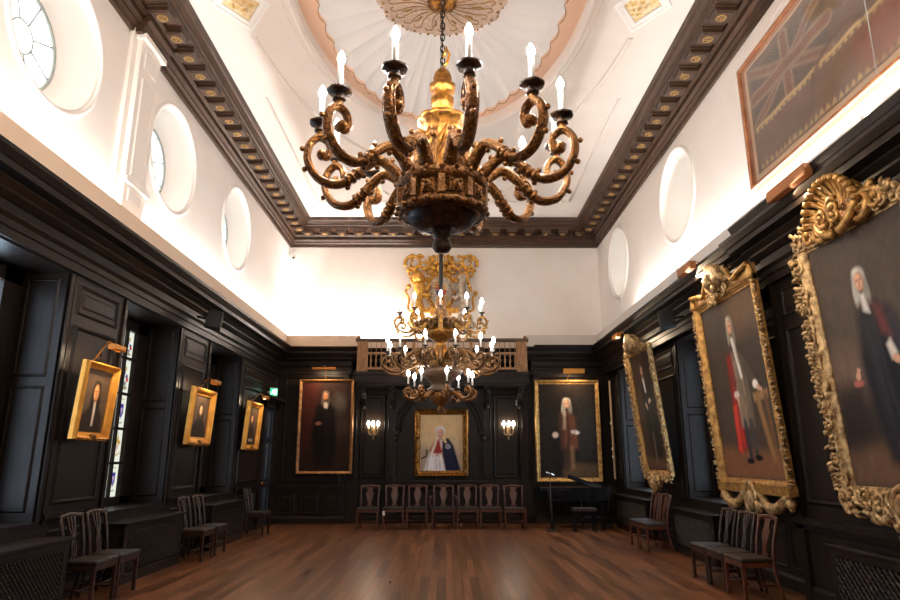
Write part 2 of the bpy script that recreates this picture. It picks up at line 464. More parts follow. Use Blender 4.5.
for sx in (-1, 1):
    cx = CX + sx * 3.02
    mb.add([(cx, CY - 0.4, ZC - 0.012), (cx + 0.28, CY, ZC - 0.012), (cx, CY + 0.4, ZC - 0.012), (cx - 0.28, CY, ZC - 0.012)], [(0, 1, 2, 3)])
    for k in range(26):
        a = random.uniform(0, 2 * PI); r = random.uniform(0, 0.75); x = r * math.cos(a); y = r * math.sin(a)
        if abs(x) + abs(y) > 0.9: continue
        mb.ball((cx + 0.25 * x, CY + 0.36 * y, ZC - 0.02), random.uniform(0.02, 0.045), 8, (1, 1, 0.6))
mb.build('gilt_diamond', mat('cream_gold', lin((240, 226, 190)), 0.5, metal=0.1, col2=lin((220, 178, 96)), scale=14), ceil)
mb = MB(); oval_ring(mb, 1.6, 3.1, [(0, 0.13), (0.66, 0.13), (0.66, 0.15), (0, 0.15)])
mb.build('peach_band', M_PEACH, ceil)
# flutes
NS = 46; per = 8; vs = []; fs = []; rings = 10
for j in range(rings + 1):
    t = j / rings
    for k in range(NS * per):
        a = 2 * PI * k / (NS * per); ph = (k % per) / per; lob = math.sin(PI * ph)
        rr = 0.16 + (1 + 0.035 * (lob - 0.5) - 0.16) * t
        z = ZC + 0.03 + 0.07 * (1 - t ** 1.6) + 0.04 * t * lob
        if j == rings: z = ZC + 0.025 + 0.02 * lob
        vs.append((CX + fa * rr * math.cos(a), CY + fb * rr * math.sin(a), z))
K = NS * per
for j in range(rings):
    for k in range(K): fs.append((j * K + k, j * K + (k + 1) % K, (j + 1) * K + (k + 1) % K, (j + 1) * K + k))
base = len(vs)
vs += [(x, y, z + 0.03) for x, y, z in vs[-K:]]
for k in range(K): fs.append((rings * K + k, rings * K + (k + 1) % K, base + (k + 1) % K, base + k))
mb = MB(); mb.add(vs, fs, False); mb.build('fan_flutes', M_FLUTE, ceil)
mb = MB()
for k in range(NS):                                                # gilt edge of every scallop
    pts = []
    for i in range(9):
        ph = i / 8; a = 2 * PI * (k + ph) / NS; lob = math.sin(PI * ph); rr = 1 + 0.035 * (lob - 0.5)
        pts.append((CX + fa * rr * math.cos(a), CY + fb * rr * math.sin(a), ZC - 0.03))
    mb.tube(pts, 0.007, 5)
mb.build('gilt_scallop_edge', M_GILT3, ceil)
# rosette in the middle of the fan
RX, RY = 0.94, 0.78
mb = MB()
vs = []; fs = []; N = 72; prof = [(1.0, 0.10), (1.02, 0.03), (0.95, 0.0), (0.9, 0.04), (0.6, 0.02), (0.3, 0.0), (0.16, -0.03)]
for r, h in prof:
    for k in range(N):
        a = 2 * PI * k / N; w = 1 + (0.03 * math.cos(a * 12) if r > 0.88 else 0)
        vs.append((CX + RX * r * w * math.cos(a), CY + RY * r * w * math.sin(a), ZC + h))
for j in range(len(prof) - 1):
    for k in range(N): fs.append((j * N + k, j * N + (k + 1) % N, (j + 1) * N + (k + 1) % N, (j + 1) * N + k))
mb.add(vs, fs, True)
ros = mb.build('ceiling_rosette', mat('rosette_plaster', lin((232, 208, 188)), 0.6, col2=lin((206, 180, 160)), scale=20), ceil)
mb = MB()
for k in range(24):
    a = 2 * PI * k / 24
    def rp(r, da, z=0.0): return (CX + RX * r * math.cos(a + da), CY + RY * r * math.sin(a + da), ZC - 0.012 + z)
    mb.tube(spline([rp(0.2, 0, -0.03), rp(0.45, 0.06, 0.005), rp(0.66, 0, 0.01), rp(0.8, -0.06, 0.02), rp(0.86, 0.04, 0.02), rp(0.8, 0.1, 0.02)], 4), [0.008] * 21, 6)
    mb.ball(rp(0.94, 0.0, 0.0), 0.026, 8, (1, 1, 0.6))
    mb.ball(rp(0.99, 0.13, 0.01), 0.016, 8)
    if k % 2: mb.tube([rp(0.5, -0.05, 0.0), rp(0.62, -0.1, 0.0), rp(0.7, -0.05, 0.0)], [0.01, 0.016, 0.006], 6)
mb.build('gilt_acanthus', M_GILT, ros)
mb = MB(); mb.lathe([(0.02, -0.12), (0.06, -0.13), (0.1, -0.1), (0.13, -0.05), (0.2, -0.03), (0.22, 0.02), (0.18, 0.06)], 32, (CX, CY, ZC), 10, 0.12)
mb.build('gilt_boss', M_GILT2, ros)

# ---- plaster walls with round windows
OC_L, OC_R, OCZ, OCR = (6.55, 9.80, 13.10), (7.1, 11.35, 15.62), 6.42, 0.875
WIN_L = [(5.55, 7.45), (8.87, 10.75), (12.2, 14.1)]
WIN_R = [(10.35, 12.05), (13.8, 16.2)]
HEAD, SILL = 3.78, 0.92


def side_wall(name, fn, ocs, wins, ocz, dp, rr_):
    mb = MB(); edges = [YF] + [(a + b) / 2 for a, b in zip(ocs[:-1], ocs[1:])] + [YW]
    for i, c in enumerate(ocs):
        hole_wall(mb, edges[i], edges[i + 1], 4.3, ZC + 0.02, c, ocz, OCR, OCR, fn, 64)
        n = 64; vs = []; prof = [(OCR, 0.0), (OCR - 0.03, 0.0), (OCR * 0.97, -0.05), (rr_ + 0.05, -dp), (rr_, -dp - 0.02), (rr_, -dp - 0.17)]
        for r, o in prof:
            for k in range(n): a = 2 * PI * (k + 0.5) / n; vs.append(fn(c + r * math.cos(a), ocz + r * math.sin(a) + (0.05 * o), o))
        mb.add(vs, [(j * n + k, j * n + (k + 1) % n, (j + 1) * n + (k + 1) % n, (j + 1) * n + k) for j in range(len(prof) - 1) for k in range(n)], True)
        vs = []; prof = [(OCR - 0.01, 0.0), (OCR - 0.01, 0.025), (OCR + 0.03, 0.035), (OCR + 0.06, 0.02), (OCR + 0.07, 0.0)]
        for r, o in prof:
            for k in range(n): a = 2 * PI * (k + 0.5) / n; vs.append(fn(c + r * math.cos(a), ocz + r * math.sin(a), o))
        mb.add(vs, [(j * n + k, j * n + (k + 1) % n, (j + 1) * n + (k + 1) % n, (j + 1) * n + k) for j in range(len(prof) - 1) for k in range(n)], True)
    wbox(mb, fn, YF, YW, 4.3, 4.4, -0.8, 0.0)
    return struct(mb.build(name, M_WHITE))


wl = side_wall('wall_left', WL, OC_L, WIN_L, OCZ, 0.38, 0.63)
wr = side_wall('wall_right', WR, OC_R, WIN_R, 6.48, 0.66, 0.52)
mb = MB(); mb.box(XL - 0.9, XR + 0.9, YW, YW + 0.25, 0, ZC + 0.3); wb = struct(mb.build('wall_back', M_WHITE))
mb = MB(); mb.box(XL - 0.9, XR + 0.9, YF - 0.25, YF, 0, ZC + 0.3); wf = struct(mb.build('wall_front', M_WHITE))

# round windows
wn = 0
for fn, ocs, oz, dp, r in ((WL, OC_L, OCZ - 0.02, 0.38, 0.63), (WR, OC_R, 6.445, 0.66, 0.52)):
    for c in ocs:
        wn += 1; mb = MB()
        for k in range(8):
            a = 2 * PI * (k + 0.5) / 8
            mb.tube([fn(c + 0.2 * math.cos(a), oz + 0.2 * math.sin(a), -dp - 0.06), fn(c + r * math.cos(a), oz + r * math.sin(a), -dp - 0.06)], 0.013, 6)
        for rr, th in ((0.2, 0.013), (r - 0.015, 0.03)):
            mb.tube([fn(c + rr * math.cos(2 * PI * k / 32), oz + rr * math.sin(2 * PI * k / 32), -dp - 0.06) for k in range(33)], th, 6)
        w = struct(mb.build('window_%d' % wn, M_LEAD))
        mb = MB(); mb.add([fn(c + r * math.cos(2 * PI * k / 40), oz + r * math.sin(2 * PI * k / 40), -dp - 0.09) for k in range(40)], [tuple(range(40))])
        mb.build('pane', M_ROUND, w)

# plaster pilasters between the round windows and the upstand hiding the strip lights
for fn, cs, par in ((WL, (8.42, 11.5), wl),):
    mb = MB()
    c = cs[0]
    wbox(mb, fn, c - 0.42, c + 0.42, 4.9, 7.62, 0, 0.06); wbox(mb, fn, c - 0.30, c + 0.30, 4.9, 7.6, 0.06, 0.13)
    for z0, z1 in ((5.05, 5.25), (5.42, 6.95), (7.1, 7.42)):
        panel(mb, fn, c - 0.2, c + 0.2, z0, z1, 0.13, 0.03, 0.018, False)
    wbox(mb, fn, c - 0.34, c + 0.34, 5.29, 5.36, 0, 0.18); wbox(mb, fn, c - 0.34, c + 0.34, 7.5, 7.58, 0, 0.2)
    mb.build('plaster_pilaster', M_WHITE, par)
UP = [(XL, YF), (XL, YP + 0.04), (XR, YP + 0.04), (XR, YF)]
mb = MB()
mb.sweep([(XL, YF), (XL, 17.45), (-2.4, 17.45)], [(0.17, 4.42), (0.21, 4.42), (0.21, 4.88), (0.17, 4.88)])
mb.build('light_trough', mat('trough_shaded_cream', lin((218, 192, 166)), 0.8, spec=0.2), wl)  # shade on the room face of the upstand, put into a darker cream
mb = MB(); mb.sweep([(2.2, 17.45), (XR, 17.45), (XR, YF)], [(0.25, 4.42), (0.29, 4.42), (0.29, 4.88), (0.25, 4.88)])
mb.build('light_trough', mat('trough_shaded_grey', lin((214, 206, 198)), 0.8, spec=0.2), wr)  # right upstand: its shade is carried by the grey colour
mb = MB(); mb.box(-2.4, 2.2, 17.405, 17.445, 4.42, 4.80); struct(mb.build('trim_6', mat('ledge_shaded_cream', lin((214, 192, 170)), 0.8, spec=0.2)))  # middle stretch of the upstand, shade painted in likewise

# ---- brown cornice under the ceiling
mb = MB()
prof = [(-0.02, 7.56), (0.05, 7.56), (0.06, 7.64), (0.10, 7.67), (0.10, 7.70), (0.15, 7.75), (0.15, 7.84), (0.20, 7.88), (0.20, 7.95), (0.54, 7.95), (0.54, 8.02), (0.57, 8.04), (0.57, 8.08), (0.62, 8.14), (0.66, 8.16), (0.68, 8.25), (-0.02, 8.25)]
mb.sweep([(XL, YF), (XL, YW), (XR, YW), (XR, YF)], prof)
mb.sweep([(XL, 8.02), (XL, 8.82)], [(o + 0.11 if o > 0 else o, z) for o, z in prof[:9]])
tr = struct(mb.build('trim_1', M_CORN))
mb = MB(); mb.box(-0.14, 0.14, -0.18, 0.13, -0.10, 0.0); mb.box(-0.16, 0.16, -0.18, 0.145, -0.03, 0.0); mb.box(-0.115, 0.115, -0.13, 0.105, -0.115, -0.09)
modi = mb.build('modillion', M_CORN, tr, 0.006)
mb = MB()
mb.tube([(0.068 * math.cos(2 * PI * k / 16), 0.068 * math.sin(2 * PI * k / 16), -0.12) for k in range(17)], 0.011, 6)
mb.ball((0, 0, -0.118), 0.02, 8)
for k in range(6): mb.ball((0.04 * math.cos(k * PI / 3), 0.04 * math.sin(k * PI / 3), -0.117), 0.012, 6)
rosette = mb.build('gilt_rosette', mat('dull_gilt', lin((176, 140, 84)), 0.5, metal=0.35), modi)
spots = []
y = 16.95
while y > 5.5:
    spots.append((XL + 0.39, y - 0.01 + 0.0, -PI / 2)); spots.append((XR - 0.39, y - 0.06, PI / 2)); y -= 0.492
for k in range(17): spots.append((CX + (k - 8) * 0.485, YW - 0.39, PI))
for i, (x, y, rz) in enumerate(spots):
    o = modi if i == 0 else dup(modi, tr)
    if i == 0: o.parent = tr
    o.location = (x, y, 7.952); o.rotation_euler = (0, 0, rz)

# ---- dark panelling of the side walls
def entab(off=0.0, top=4.5):
    p = [(0, 3.80), (0.05, 3.80), (0.05, 3.90), (0.07, 3.91), (0.07, 3.98), (0.11, 4.02), (0.06, 4.03), (0.06, 4.15), (0.10, 4.17), (0.15, 4.21), (0.15, 4.24), (0.22, 4.29), (0.22, 4.31), (0.35, 4.32), (0.35, 4.39), (0.37, 4.40), (0.42, 4.46), (0.43, 4.50), (0.0, 4.50)]
    return [(o, z + (top - 4.5 if z > 4.2 else 0)) for o, z in p]


def pier(mb, fn, u0, u1, o=0.0):
    """panelled pier: short frieze panel, tall panel, dado panel"""
    g = 0.12 if u1 - u0 > 0.6 else 0.06
    panel(mb, fn, u0 + g, u1 - g, 3.32, 3.70, o, 0.05)
    panel(mb, fn, u0 + g, u1 - g, 1.08, 3.20, o, 0.065, 0.03, False)
    wbox(mb, fn, u0, u1, 0.93, 0.99, o - 0.01, o + 0.05); wbox(mb, fn, u0, u1, 0.89, 0.93, o - 0.01, o + 0.03)
    k = max(1, round((u1 - u0) / 0.75)); w = (u1 - u0 - 2 * g) / k
    for i in range(k): panel(mb, fn, u0 + g + i * w + 0.03, u0 + g + (i + 1) * w - 0.03, 0.24, 0.82, o, 0.045)


def dark_wall(fn, wins, extra, y0=YF, y1=YP):
    mb = MB(); cur = y0; segs = []
    for a, b in wins + [(y1, y1)]:
        if a > cur: segs.append((cur, a))
        cur = b
    for a, b in segs: wbox(mb, fn, a, b, 0, 4.4, -0.75, 0.0)
    for a, b in wins:
        wbox(mb, fn, a, b, HEAD, 4.4, -0.75, 0.0); wbox(mb, fn, a, b, 0, SILL - 0.03, -0.75, 0.0)
        wbox(mb, fn, a - 0.02, b + 0.02, SILL - 0.03, SILL, -0.75, 0.03)
        for u in (a, b):                                         # architrave of the opening
            s = -1 if u == a else 1
            wbox(mb, fn, *sorted((u, u + s * 0.07)), SILL, HEAD, -0.01, 0.02)
            mb.tube([fn(u + s * 0.085, SILL, 0.015), fn(u + s * 0.085, HEAD, 0.008)], 0.018, 8)
    for a, b in segs + extra:
        pier(mb, fn, a + 0.1, b - 0.1)
    return mb


mb = dark_wall(WL, WIN_L, [])
struct(mb.build('trim_3', M_OAK))
mb = dark_wall(WR, WIN_R, [])
# near bay of the right wall stands forward
RB = 0.13
def WRB(u, z, o): return WR(u, z, o + RB)
wbox(mb, WR, 2.0, 8.05, 0, 4.4, 0, RB)
wbox(mb, WR, 7.93, 8.05, 0.0, 3.8, RB, RB + 0.05)
panel(mb, WRB, 7.0, 7.85, 3.32, 3.70, 0); panel(mb, WRB, 4.6, 7.85, 1.08, 3.2, 0, 0.07, 0.03, False)
wbox(mb, WRB, 2.0, 8.1, 0.86, 0.93, 0, 0.1); wbox(mb, WRB, 2.0, 8.08, 0.80, 0.86, 0, 0.05)
struct(mb.build('trim_4', M_OAK))
mb = MB()
wbox(mb, WRB, 8.09, 8.1, 0, 0.1, -0.1, 0)
PATH = [(XL, YF), (XL, 17.2), (-2.6, 17.2), (-2.6, 17.46), (2.35, 17.46), (2.35, 17.2), (XR - 0.12, 17.2), (XR - 0.12, 8.05), (XR - RB - 0.03, 8.05), (XR - RB - 0.03, YF)]
mb = MB(); mb.sweep(PATH, entab())
e = struct(mb.build('trim_2', M_OAK))
mb = MB()
mb.sweep([(XR - RB - 0.03, 8.05), (XR - RB - 0.03, YF)], [(0.3, 4.5), (0.44, 4.5), (0.47, 4.56), (0.47, 4.58), (0.3, 4.58)])
mb.sweep([(2.35, 17.2), (XR - 0.12, 17.2)], [(0.2, 4.5), (0.44, 4.5), (0.46, 4.54), (0.2, 4.54)])
mb.build('crown_fillet', M_OAK, e)
mb = MB(); mb.box(XL - 0.01, XL + 0.3, YF, 17.4, 4.40, 4.44); mb.box(XR - 0.4, XR + 0.01, YF, 17.4, 4.40, 4.44); mb.box(XL, XR, 17.2, YW, 4.40, 4.44)
mb.build('trough_floor', M_OAK, e)

# tall windows (three on the left with heraldic glass, two on the right)
def heraldic(k, w, h):
    p = Paint(w, h, (214, 226, 220), 46)
    a = p.asp; cx = a / 2
    p.ell(cx, 0.5, a * 0.6, 0.7, (236, 238, 222), 0.9)
    col = [(70, 54, 150), (176, 40, 50), (90, 70, 160), (60, 50, 140), (190, 150, 60)][k % 5]
    if k % 3 == 0:
        p.poly([(cx - 0.18 * a, 0.72), (cx + 0.18 * a, 0.72), (cx + 0.18 * a, 0.45), (cx, 0.28), (cx - 0.18 * a, 0.45)], col, 0.03)
        p.poly([(cx - 0.08 * a, 0.6), (cx + 0.08 * a, 0.6), (cx, 0.4)], (220, 190, 200), 0.03)
        p.line([(cx - 0.2 * a, 0.16), (cx + 0.15 * a, 0.18)], 0.03, (70, 70, 80), 0.03); p.line([(cx - 0.15 * a, 0.86), (cx + 0.15 * a, 0.86)], 0.03, (170, 150, 90), 0.03)
    elif k % 3 == 1:
        p.ell(cx, 0.68, 0.1 * a, 0.1, col); p.ell(cx - 0.15 * a, 0.6, 0.12 * a, 0.06, col); p.ell(cx + 0.16 * a, 0.6, 0.12 * a, 0.06, col)
        p.poly([(cx - 0.2 * a, 0.55), (cx + 0.2 * a, 0.55), (cx, 0.3)], (206, 180, 170), 0.03)
        p.line([(cx - 0.3 * a, 0.3), (cx, 0.22), (cx + 0.3 * a, 0.3)], 0.04, col, 0.03); p.line([(cx, 0.78), (cx, 0.9)], 0.03, col, 0.02)
    else:
        for dx, dy, c in ((-0.15, 0.6, (60, 60, 150)), (0.12, 0.5, (60, 90, 130)), (0.18, 0.42, (190, 40, 60)), (-0.05, 0.72, (170, 150, 80)), (0.0, 0.3, (120, 130, 140)), (-0.2, 0.48, (90, 60, 150))):
            p.ell(cx + dx * a, dy, 0.12 * a, 0.07, c)
        p.ell(cx, 0.18, 0.25 * a, 0.05, (150, 140, 110))
    return p


def tall_window(fn, a, b, stained):
    global wn; wn += 1
    mb = MB(); o = -0.58; f0, f1 = a + 0.33, b - 0.33; z0, z1 = SILL + 0.02, HEAD - 0.02
    wbox(mb, fn, a, f0 + 0.03, z0, z1, o - 0.06, o + 0.05); wbox(mb, fn, f1 - 0.03, b, z0, z1, o - 0.06, o + 0.05)
    wbox(mb, fn, a, b, z0, z0 + 0.1, o - 0.06, o + 0.05); wbox(mb, fn, a, b, z1 - 0.16, z1, o - 0.06, o + 0.05)
    n = 4; cw = (f1 - f0) / n; rows = [z0 + 0.1, 1.54, 2.06, 2.60, 3.16, z1 - 0.16]
    for i in range(1, n): wbox(mb, fn, f0 + i * cw - 0.02, f0 + i * cw + 0.02, z0, z1, o - 0.05, o + 0.03)
    for z in rows[1:-1]: wbox(mb, fn, f0, f1, z - 0.02, z + 0.02, o - 0.05, o + 0.03)
    w = struct(mb.build('window_%d' % wn, M_OAK))
    if stained:
        ds = []
        for i in (n - 2, n - 1):
            for j in range(5):
                u0, u1, v0, v1 = f0 + i * cw, f0 + (i + 1) * cw, rows[j], rows[j + 1]
                ds.append(heraldic([0, 1, 0, 2, 2][j] + (3 if i % 2 else 0), u1 - u0, v1 - v0).data(lambda x, y: fn(u0 + x * (u1 - u0), v0 + y * (v1 - v0), o - 0.02)))
        paint_obj('heraldic_pane', ds, M_STAIN, w)
    if True:
        g1 = f1 - 2 * cw if stained else f1  # heraldic windows: plain bright columns added out of view to light the reveals
        mb = MB(); mb.add([fn(f0, z0, o - 0.02), fn(g1, z0, o - 0.02), fn(g1, z1, o - 0.02), fn(f0, z1, o - 0.02)], [(0, 1, 2, 3)])
        mb.build('pane', M_SKYPANE, w)
    for u, s in ((a, 1), (b, -1)):                                # panelled shutters folded on the reveals
        mb = MB()
        def rev(d, z, h): return fn(u + s * h, z, -d)
        wbox(mb, rev, 0.01, 0.56, SILL, HEAD, 0.0, 0.03)
        panel(mb, rev, 0.09, 0.49, 2.52, HEAD - 0.08, 0.03, 0.04, 0.02, False); panel(mb, rev, 0.09, 0.49, SILL + 0.1, 2.42, 0.03, 0.04, 0.02, False)
        mb.build('shutter', M_OAK, w)
    return w


for (a, b), st in zip(WIN_L, (False, True, True)): tall_window(WL, a, b, st)
for a, b in WIN_R: tall_window(WR, a, b, False)
# outer closure behind the windows
mb = MB(); mb.box(XL - 0.95, XL - 0.85, YF, YW, 0, ZC); mb.build('outer_wall', M_WHITE, wl)
mb = MB(); mb.box(XR + 0.85, XR + 0.95, YF, YW, 0, ZC); mb.build('outer_wall', M_WHITE, wr)

# ---- dark screen on the back wall
mb = MB()
mb.box(XL, XR, YP, YW, 0, 4.42)
mb.box(XL, -2.6, 17.2, YP, 0, 4.42); mb.box(2.35, XR, 17.2, YP, 0, 4.42)
def WBS(u, z, o): return (u, 17.2 - o, z)
for a, b in ((XL + 0.12, -2.65), (2.4, XR - 0.15)):
    panel(mb, WBS, a + 0.1, b - 0.1, 1.0, 3.75, 0, 0.07, 0.03, False)
    wbox(mb, WBS, a, b, 0.84, 0.92, 0, 0.06)
    for k in range(3):
        w = (b - a) / 3; panel(mb, WBS, a + k * w + 0.06, a + (k + 1) * w - 0.06, 0.22, 0.76, 0, 0.05)
for u in (-2.45, -1.45, 1.10, 2.10):                             # pilasters carrying the gallery
    wbox(mb, WB, u - 0.13, u + 0.13, 0.0, 3.5, 0, 0.10); wbox(mb, WB, u - 0.16, u + 0.16, 0.0, 0.9, 0, 0.14)
    panel(mb, WB, u - 0.09, u + 0.09, 1.1, 2.9, 0.10, 0.025, 0.015, False)
for a, b in ((-2.3, -1.6), (1.25, 1.95)):
    panel(mb, WB, a, b, 1.1, 3.3, 0, 0.06, 0.03); panel(mb, WB, a, b, 0.25, 0.85, 0, 0.05)
panel(mb, WB, -1.3, 0.95, 0.22, 0.9, 0, 0.06)
ac, ar, az = -0.17, 1.16, 2.3                                     # arch round the middle portrait
for r, o, t in ((ar, 0.05, 0.05), (ar - 0.12, 0.03, 0.03)):
    mb.tube([WB(ac + r * math.cos(PI * k / 24), az + r * math.sin(PI * k / 24) * 1.0, o) for k in range(25)], t, 8)
for s in (-1, 1):
    mb.tube([WB(ac + s * ar, 2.1, 0.05), WB(ac + s * ar, 2.35, 0.05)], [0.04, 0.1], 8); mb.ball(WB(ac + s * ar, 2.12, 0.06), 0.08, 10)
    wbox(mb, WB, ac + s * ar - 0.1, ac + s * ar + 0.1, 2.24, 2.32, 0, 0.16)
wbox(mb, WB, -1.45, 1.1, 0.98, 1.05, 0, 0.22); wbox(mb, WB, -1.4, 1.05, 0.92, 0.98, 0, 0.14)
struct(mb.build('trim_5', M_OAK))
mb = MB(); mb.sweep([(XL, YF), (XL, 17.2), (-2.6, 17.2), (-2.6, YP), (2.35, YP), (2.35, 17.2), (XR, 17.2), (XR, 8.05), (XR - RB, 8.05), (XR - RB, YF)], [(0, 0), (0.04, 0), (0.04, 0.14), (0.02, 0.18), (0, 0.18)])
struct(mb.build('baseboard_left', M_OAK))

# ---- door in the far left corner
mb = MB()
wbox(mb, WL, 15.85, 16.0, 0, 3.0, 0, 0.1); wbox(mb, WL, 16.95, 17.1, 0, 3.0, 0, 0.1); wbox(mb, WL, 15.85, 17.1, 2.85, 3.0, 0, 0.1)
wbox(mb, WL, 15.8, 17.15, 3.0, 3.06, 0, 0.16); wbox(mb, WL, 15.75, 17.18, 3.06, 3.12, 0, 0.26)
d = struct(mb.build('door_1', M_OAK))
mb = MB(); wbox(mb, WL, 16.0, 16.95, 0.01, 2.85, 0.0, 0.04)
for z0, z1 in ((0.2, 0.95), (1.1, 2.0), (2.1, 2.75)):
    panel(mb, WL, 16.08, 16.45, z0, z1, 0.04, 0.04, 0.015); panel(mb, WL, 16.5, 16.87, z0, z1, 0.04, 0.04, 0.015)
mb.build('door_leaf', mat('door_paint', lin((38, 42, 50)), 0.35), d)
mb = MB(); mb.ball(WL(16.08, 1.03, 0.09), 0.035, 10); mb.tube([WL(16.08, 1.03, 0.04), WL(16.08, 1.03, 0.09)], 0.015, 8)
mb.build('door_knob', M_BRASS, d)

# ================================================================ THINGS
# ---- gallery balcony
GY, GX0, GX1, GZ = 16.62, -2.33, 2.12, 3.80
bal = thing('balcony', 'carved oak gallery balcony with turned balusters above the middle portrait', 'balcony', ((GX0 + GX1) / 2, GY, 3.45))
bx, bz = (GX0 + GX1) / 2, 3.45
def BB(mb, x0, x1, y0, y1, z0, z1): return mb.box(x0 - bx, x1 - bx, y0 - GY, y1 - GY, z0 - bz, z1 - bz)
mb = MB(); BB(mb, GX0 - 0.02, GX1 + 0.02, GY - 0.03, YP, 3.52, 3.72); BB(mb, GX0 - 0.06, GX1 + 0.06, GY - 0.08, YP, 3.72, 3.80); BB(mb, GX0 + 0.02, GX1 - 0.02, GY + 0.02, YP, 3.45, 3.52)
mb.build('deck', M_OAK, bal)
br = None
for u in (-2.2, -1.42, 1.08, 1.98):
    mb = MB()
    mb.prism([(0, 0), (-0.62, 0), (-0.62, -0.08), (-0.45, -0.14), (-0.22, -0.3), (-0.14, -0.5), (0, -0.56)], -0.08, 0.08, lambda a, b, h: (u - bx + h, YP - GY + a, 3.45 - bz + b))
    mb.ball((u - bx, YP - GY - 0.5, 3.33 - bz), 0.09, 10); mb.ball((u - bx, YP - GY - 0.12, 2.98 - bz), 0.09, 10)
    mb.build('bracket', M_OAK, bal, 0.01)
mb = MB(); BB(mb, GX0, GX1, GY - 0.02, GY + 0.05, 3.86, 3.92); BB(mb, GX0, GX1, GY - 0.015, GY + 0.045, 4.26, 4.32)
mb.build('rail', M_LIGHTOAK, bal)
mb = MB(); BB(mb, GX0 - 0.04, GX1 + 0.04, GY - 0.06, GY + 0.08, 4.60, 4.68)
mb.build('handrail', mat('dark_oak_rail', lin((70, 46, 30)), 0.4), bal)
posts = [GX0 + 0.14, -1.08, -0.85, 0.65, 0.9, GX1 - 0.14]
for u in posts:
    wv = 0.14 if u in (posts[0], posts[-1]) else 0.045
    mb = MB(); BB(mb, u - wv, u + wv, GY - 0.035, GY + 0.06, 3.80, 4.60)
    if wv > 0.1:
        panel(mb, lambda a, z, o: (a - bx, -0.035 - o, z - bz), u - 0.10, u + 0.10, 3.9, 4.5, 0, 0.02, 0.015, False)
        mb.ball((u - bx - (0.1 if u < 0 else -0.1), 0, 4.72 - bz), 0.05, 10)
    mb.build('post', M_LIGHTOAK, bal, 0.005)
mb = MB(); mb.lathe([(0.03, 0), (0.03, 0.04), (0.014, 0.06), (0.026, 0.14), (0.03, 0.18), (0.013, 0.26), (0.022, 0.29), (0.026, 0.33), (0.026, 0.34)], 10)
bp = mb.build('baluster', M_LIGHTOAK, bal)
mb = MB(); mb.lathe([(0.013, 0), (0.009, 0.05), (0.012, 0.14), (0.008, 0.22), (0.013, 0.28)], 8)
sp = mb.build('spindle', M_LIGHTOAK, bal)
xs = [GX0 + 0.36 + i * 0.135 for i in range(30)]
first = True
for x in xs:
    if min(abs(x - p) for p in posts) < 0.08: continue
    for src, z in ((bp, 3.92), (sp, 4.32)):
        o = src if first else dup(src, bal)
        o.location = (x - bx, 0.015, z - bz)
    first = False

# ---- chandeliers
ARM = [(0, 0), (0.12, 0.06), (0.28, 0.10), (0.46, 0.05), (0.63, -0.03), (0.80, -0.065), (1.0, -0.035), (1.13, 0.06), (1.12, 0.155), (1.02, 0.205), (0.91, 0.185), (0.87, 0.13), (0.91, 0.09), (0.97, 0.105)]


def arm_parts(parent, r0, rc, z0, vs, th, az, m, mdark, clen, cr, studs=True, big=1.0, kb=1.0, mbulb=None):
    """one scrolling arm along +x, with its drip pan, candle and bulb as sub-parts"""
    L = rc - r0
    P = spline([(r0 + t * L, 0, z0 + h * vs) for t, h in ARM], 6); n = len(P)
    rad = [th * (1.15 - 0.45 * i / n) if i > 4 else th * 1.25 for i in range(n)]
    mb = MB(); mb.tube(P, rad, 10, flat=1.25, ref=(0, 1, 0))
    mb.ball(P[-1], th * 1.15, 10, (1, 1.5, 1))
    for q in (-1, 1):
        mb.tube([p + Vector((0, q * 1.2 * w_, 0)) for p, w_ in zip(P[2:-6], rad[2:-6])], th * 0.24, 5)
    if studs:
        for i, s in ((8, 1), (18, 1), (20, -1), (25, 1), (26, -1), (40, -1), (46, -1), (14, -1)):
            t = (P[min(i + 1, n - 1)] - P[i - 1]).normalized(); nn = Vector((-t.z, 0, t.x)) * s
            mb.ball(P[i] + nn * (rad[i] + th * 0.35), th * 0.62, 8)
            mb.tube([P[i], P[i] + nn * (rad[i] + th * 0.3)], th * 0.25, 6)
        for i in (21, 23, 25):
            t = (P[i + 1] - P[i - 1]).normalized(); mb.tube([P[i] - t * th * 0.3, P[i] + t * th * 0.3], rad[i] * 1.3, 10, flat=1.25, ref=(0, 1, 0))
        for k in range(5):
            mb.ball(P[22 + k] + Vector((0, (0.9 if k % 2 else -0.9) * th, 0.3 * th)), th * 0.6, 8)
    mb.tube([(rc, 0, z0 + 0.19 * vs), (rc, 0, z0 + 0.25 * vs)], th * 0.8, 8)
    a = mb.build('arm', m, parent, rot=(0, 0, az))
    zc = z0 + 0.24 * vs; b = big
    mb = MB(); mb.lathe([(0.022 * b, 0), (0.034 * b, 0.006 * b), (0.028 * b, 0.02 * b), (0.018 * b, 0.032 * b), (0.03 * b, 0.042 * b), (0.06 * b, 0.05 * b), (0.064 * b, 0.062 * b), (0.05 * b, 0.066 * b), (0.026 * b, 0.06 * b)], 20, (rc, 0, zc), 14, 0.08)
    mb.build('drip_pan', mdark, a)
    mb = MB(); mb.lathe([(cr, 0), (cr, clen), (cr * 0.7, clen + 0.004)], 12, (rc, 0, zc + 0.055 * b)); mb.build('candle', M_CANDLE, a)
    zb = zc + 0.055 * b + clen; k = kb * cr / 0.016
    mb = MB(); mb.lathe([(0.011 * k, 0), (0.018 * k, 0.014 * k), (0.021 * k, 0.03 * k), (0.016 * k, 0.05 * k), (0.007 * k, 0.068 * k), (0.001, 0.078 * k)], 12, (rc, 0, zb)); mb.build('bulb', mbulb or M_BULB, a)
    return a


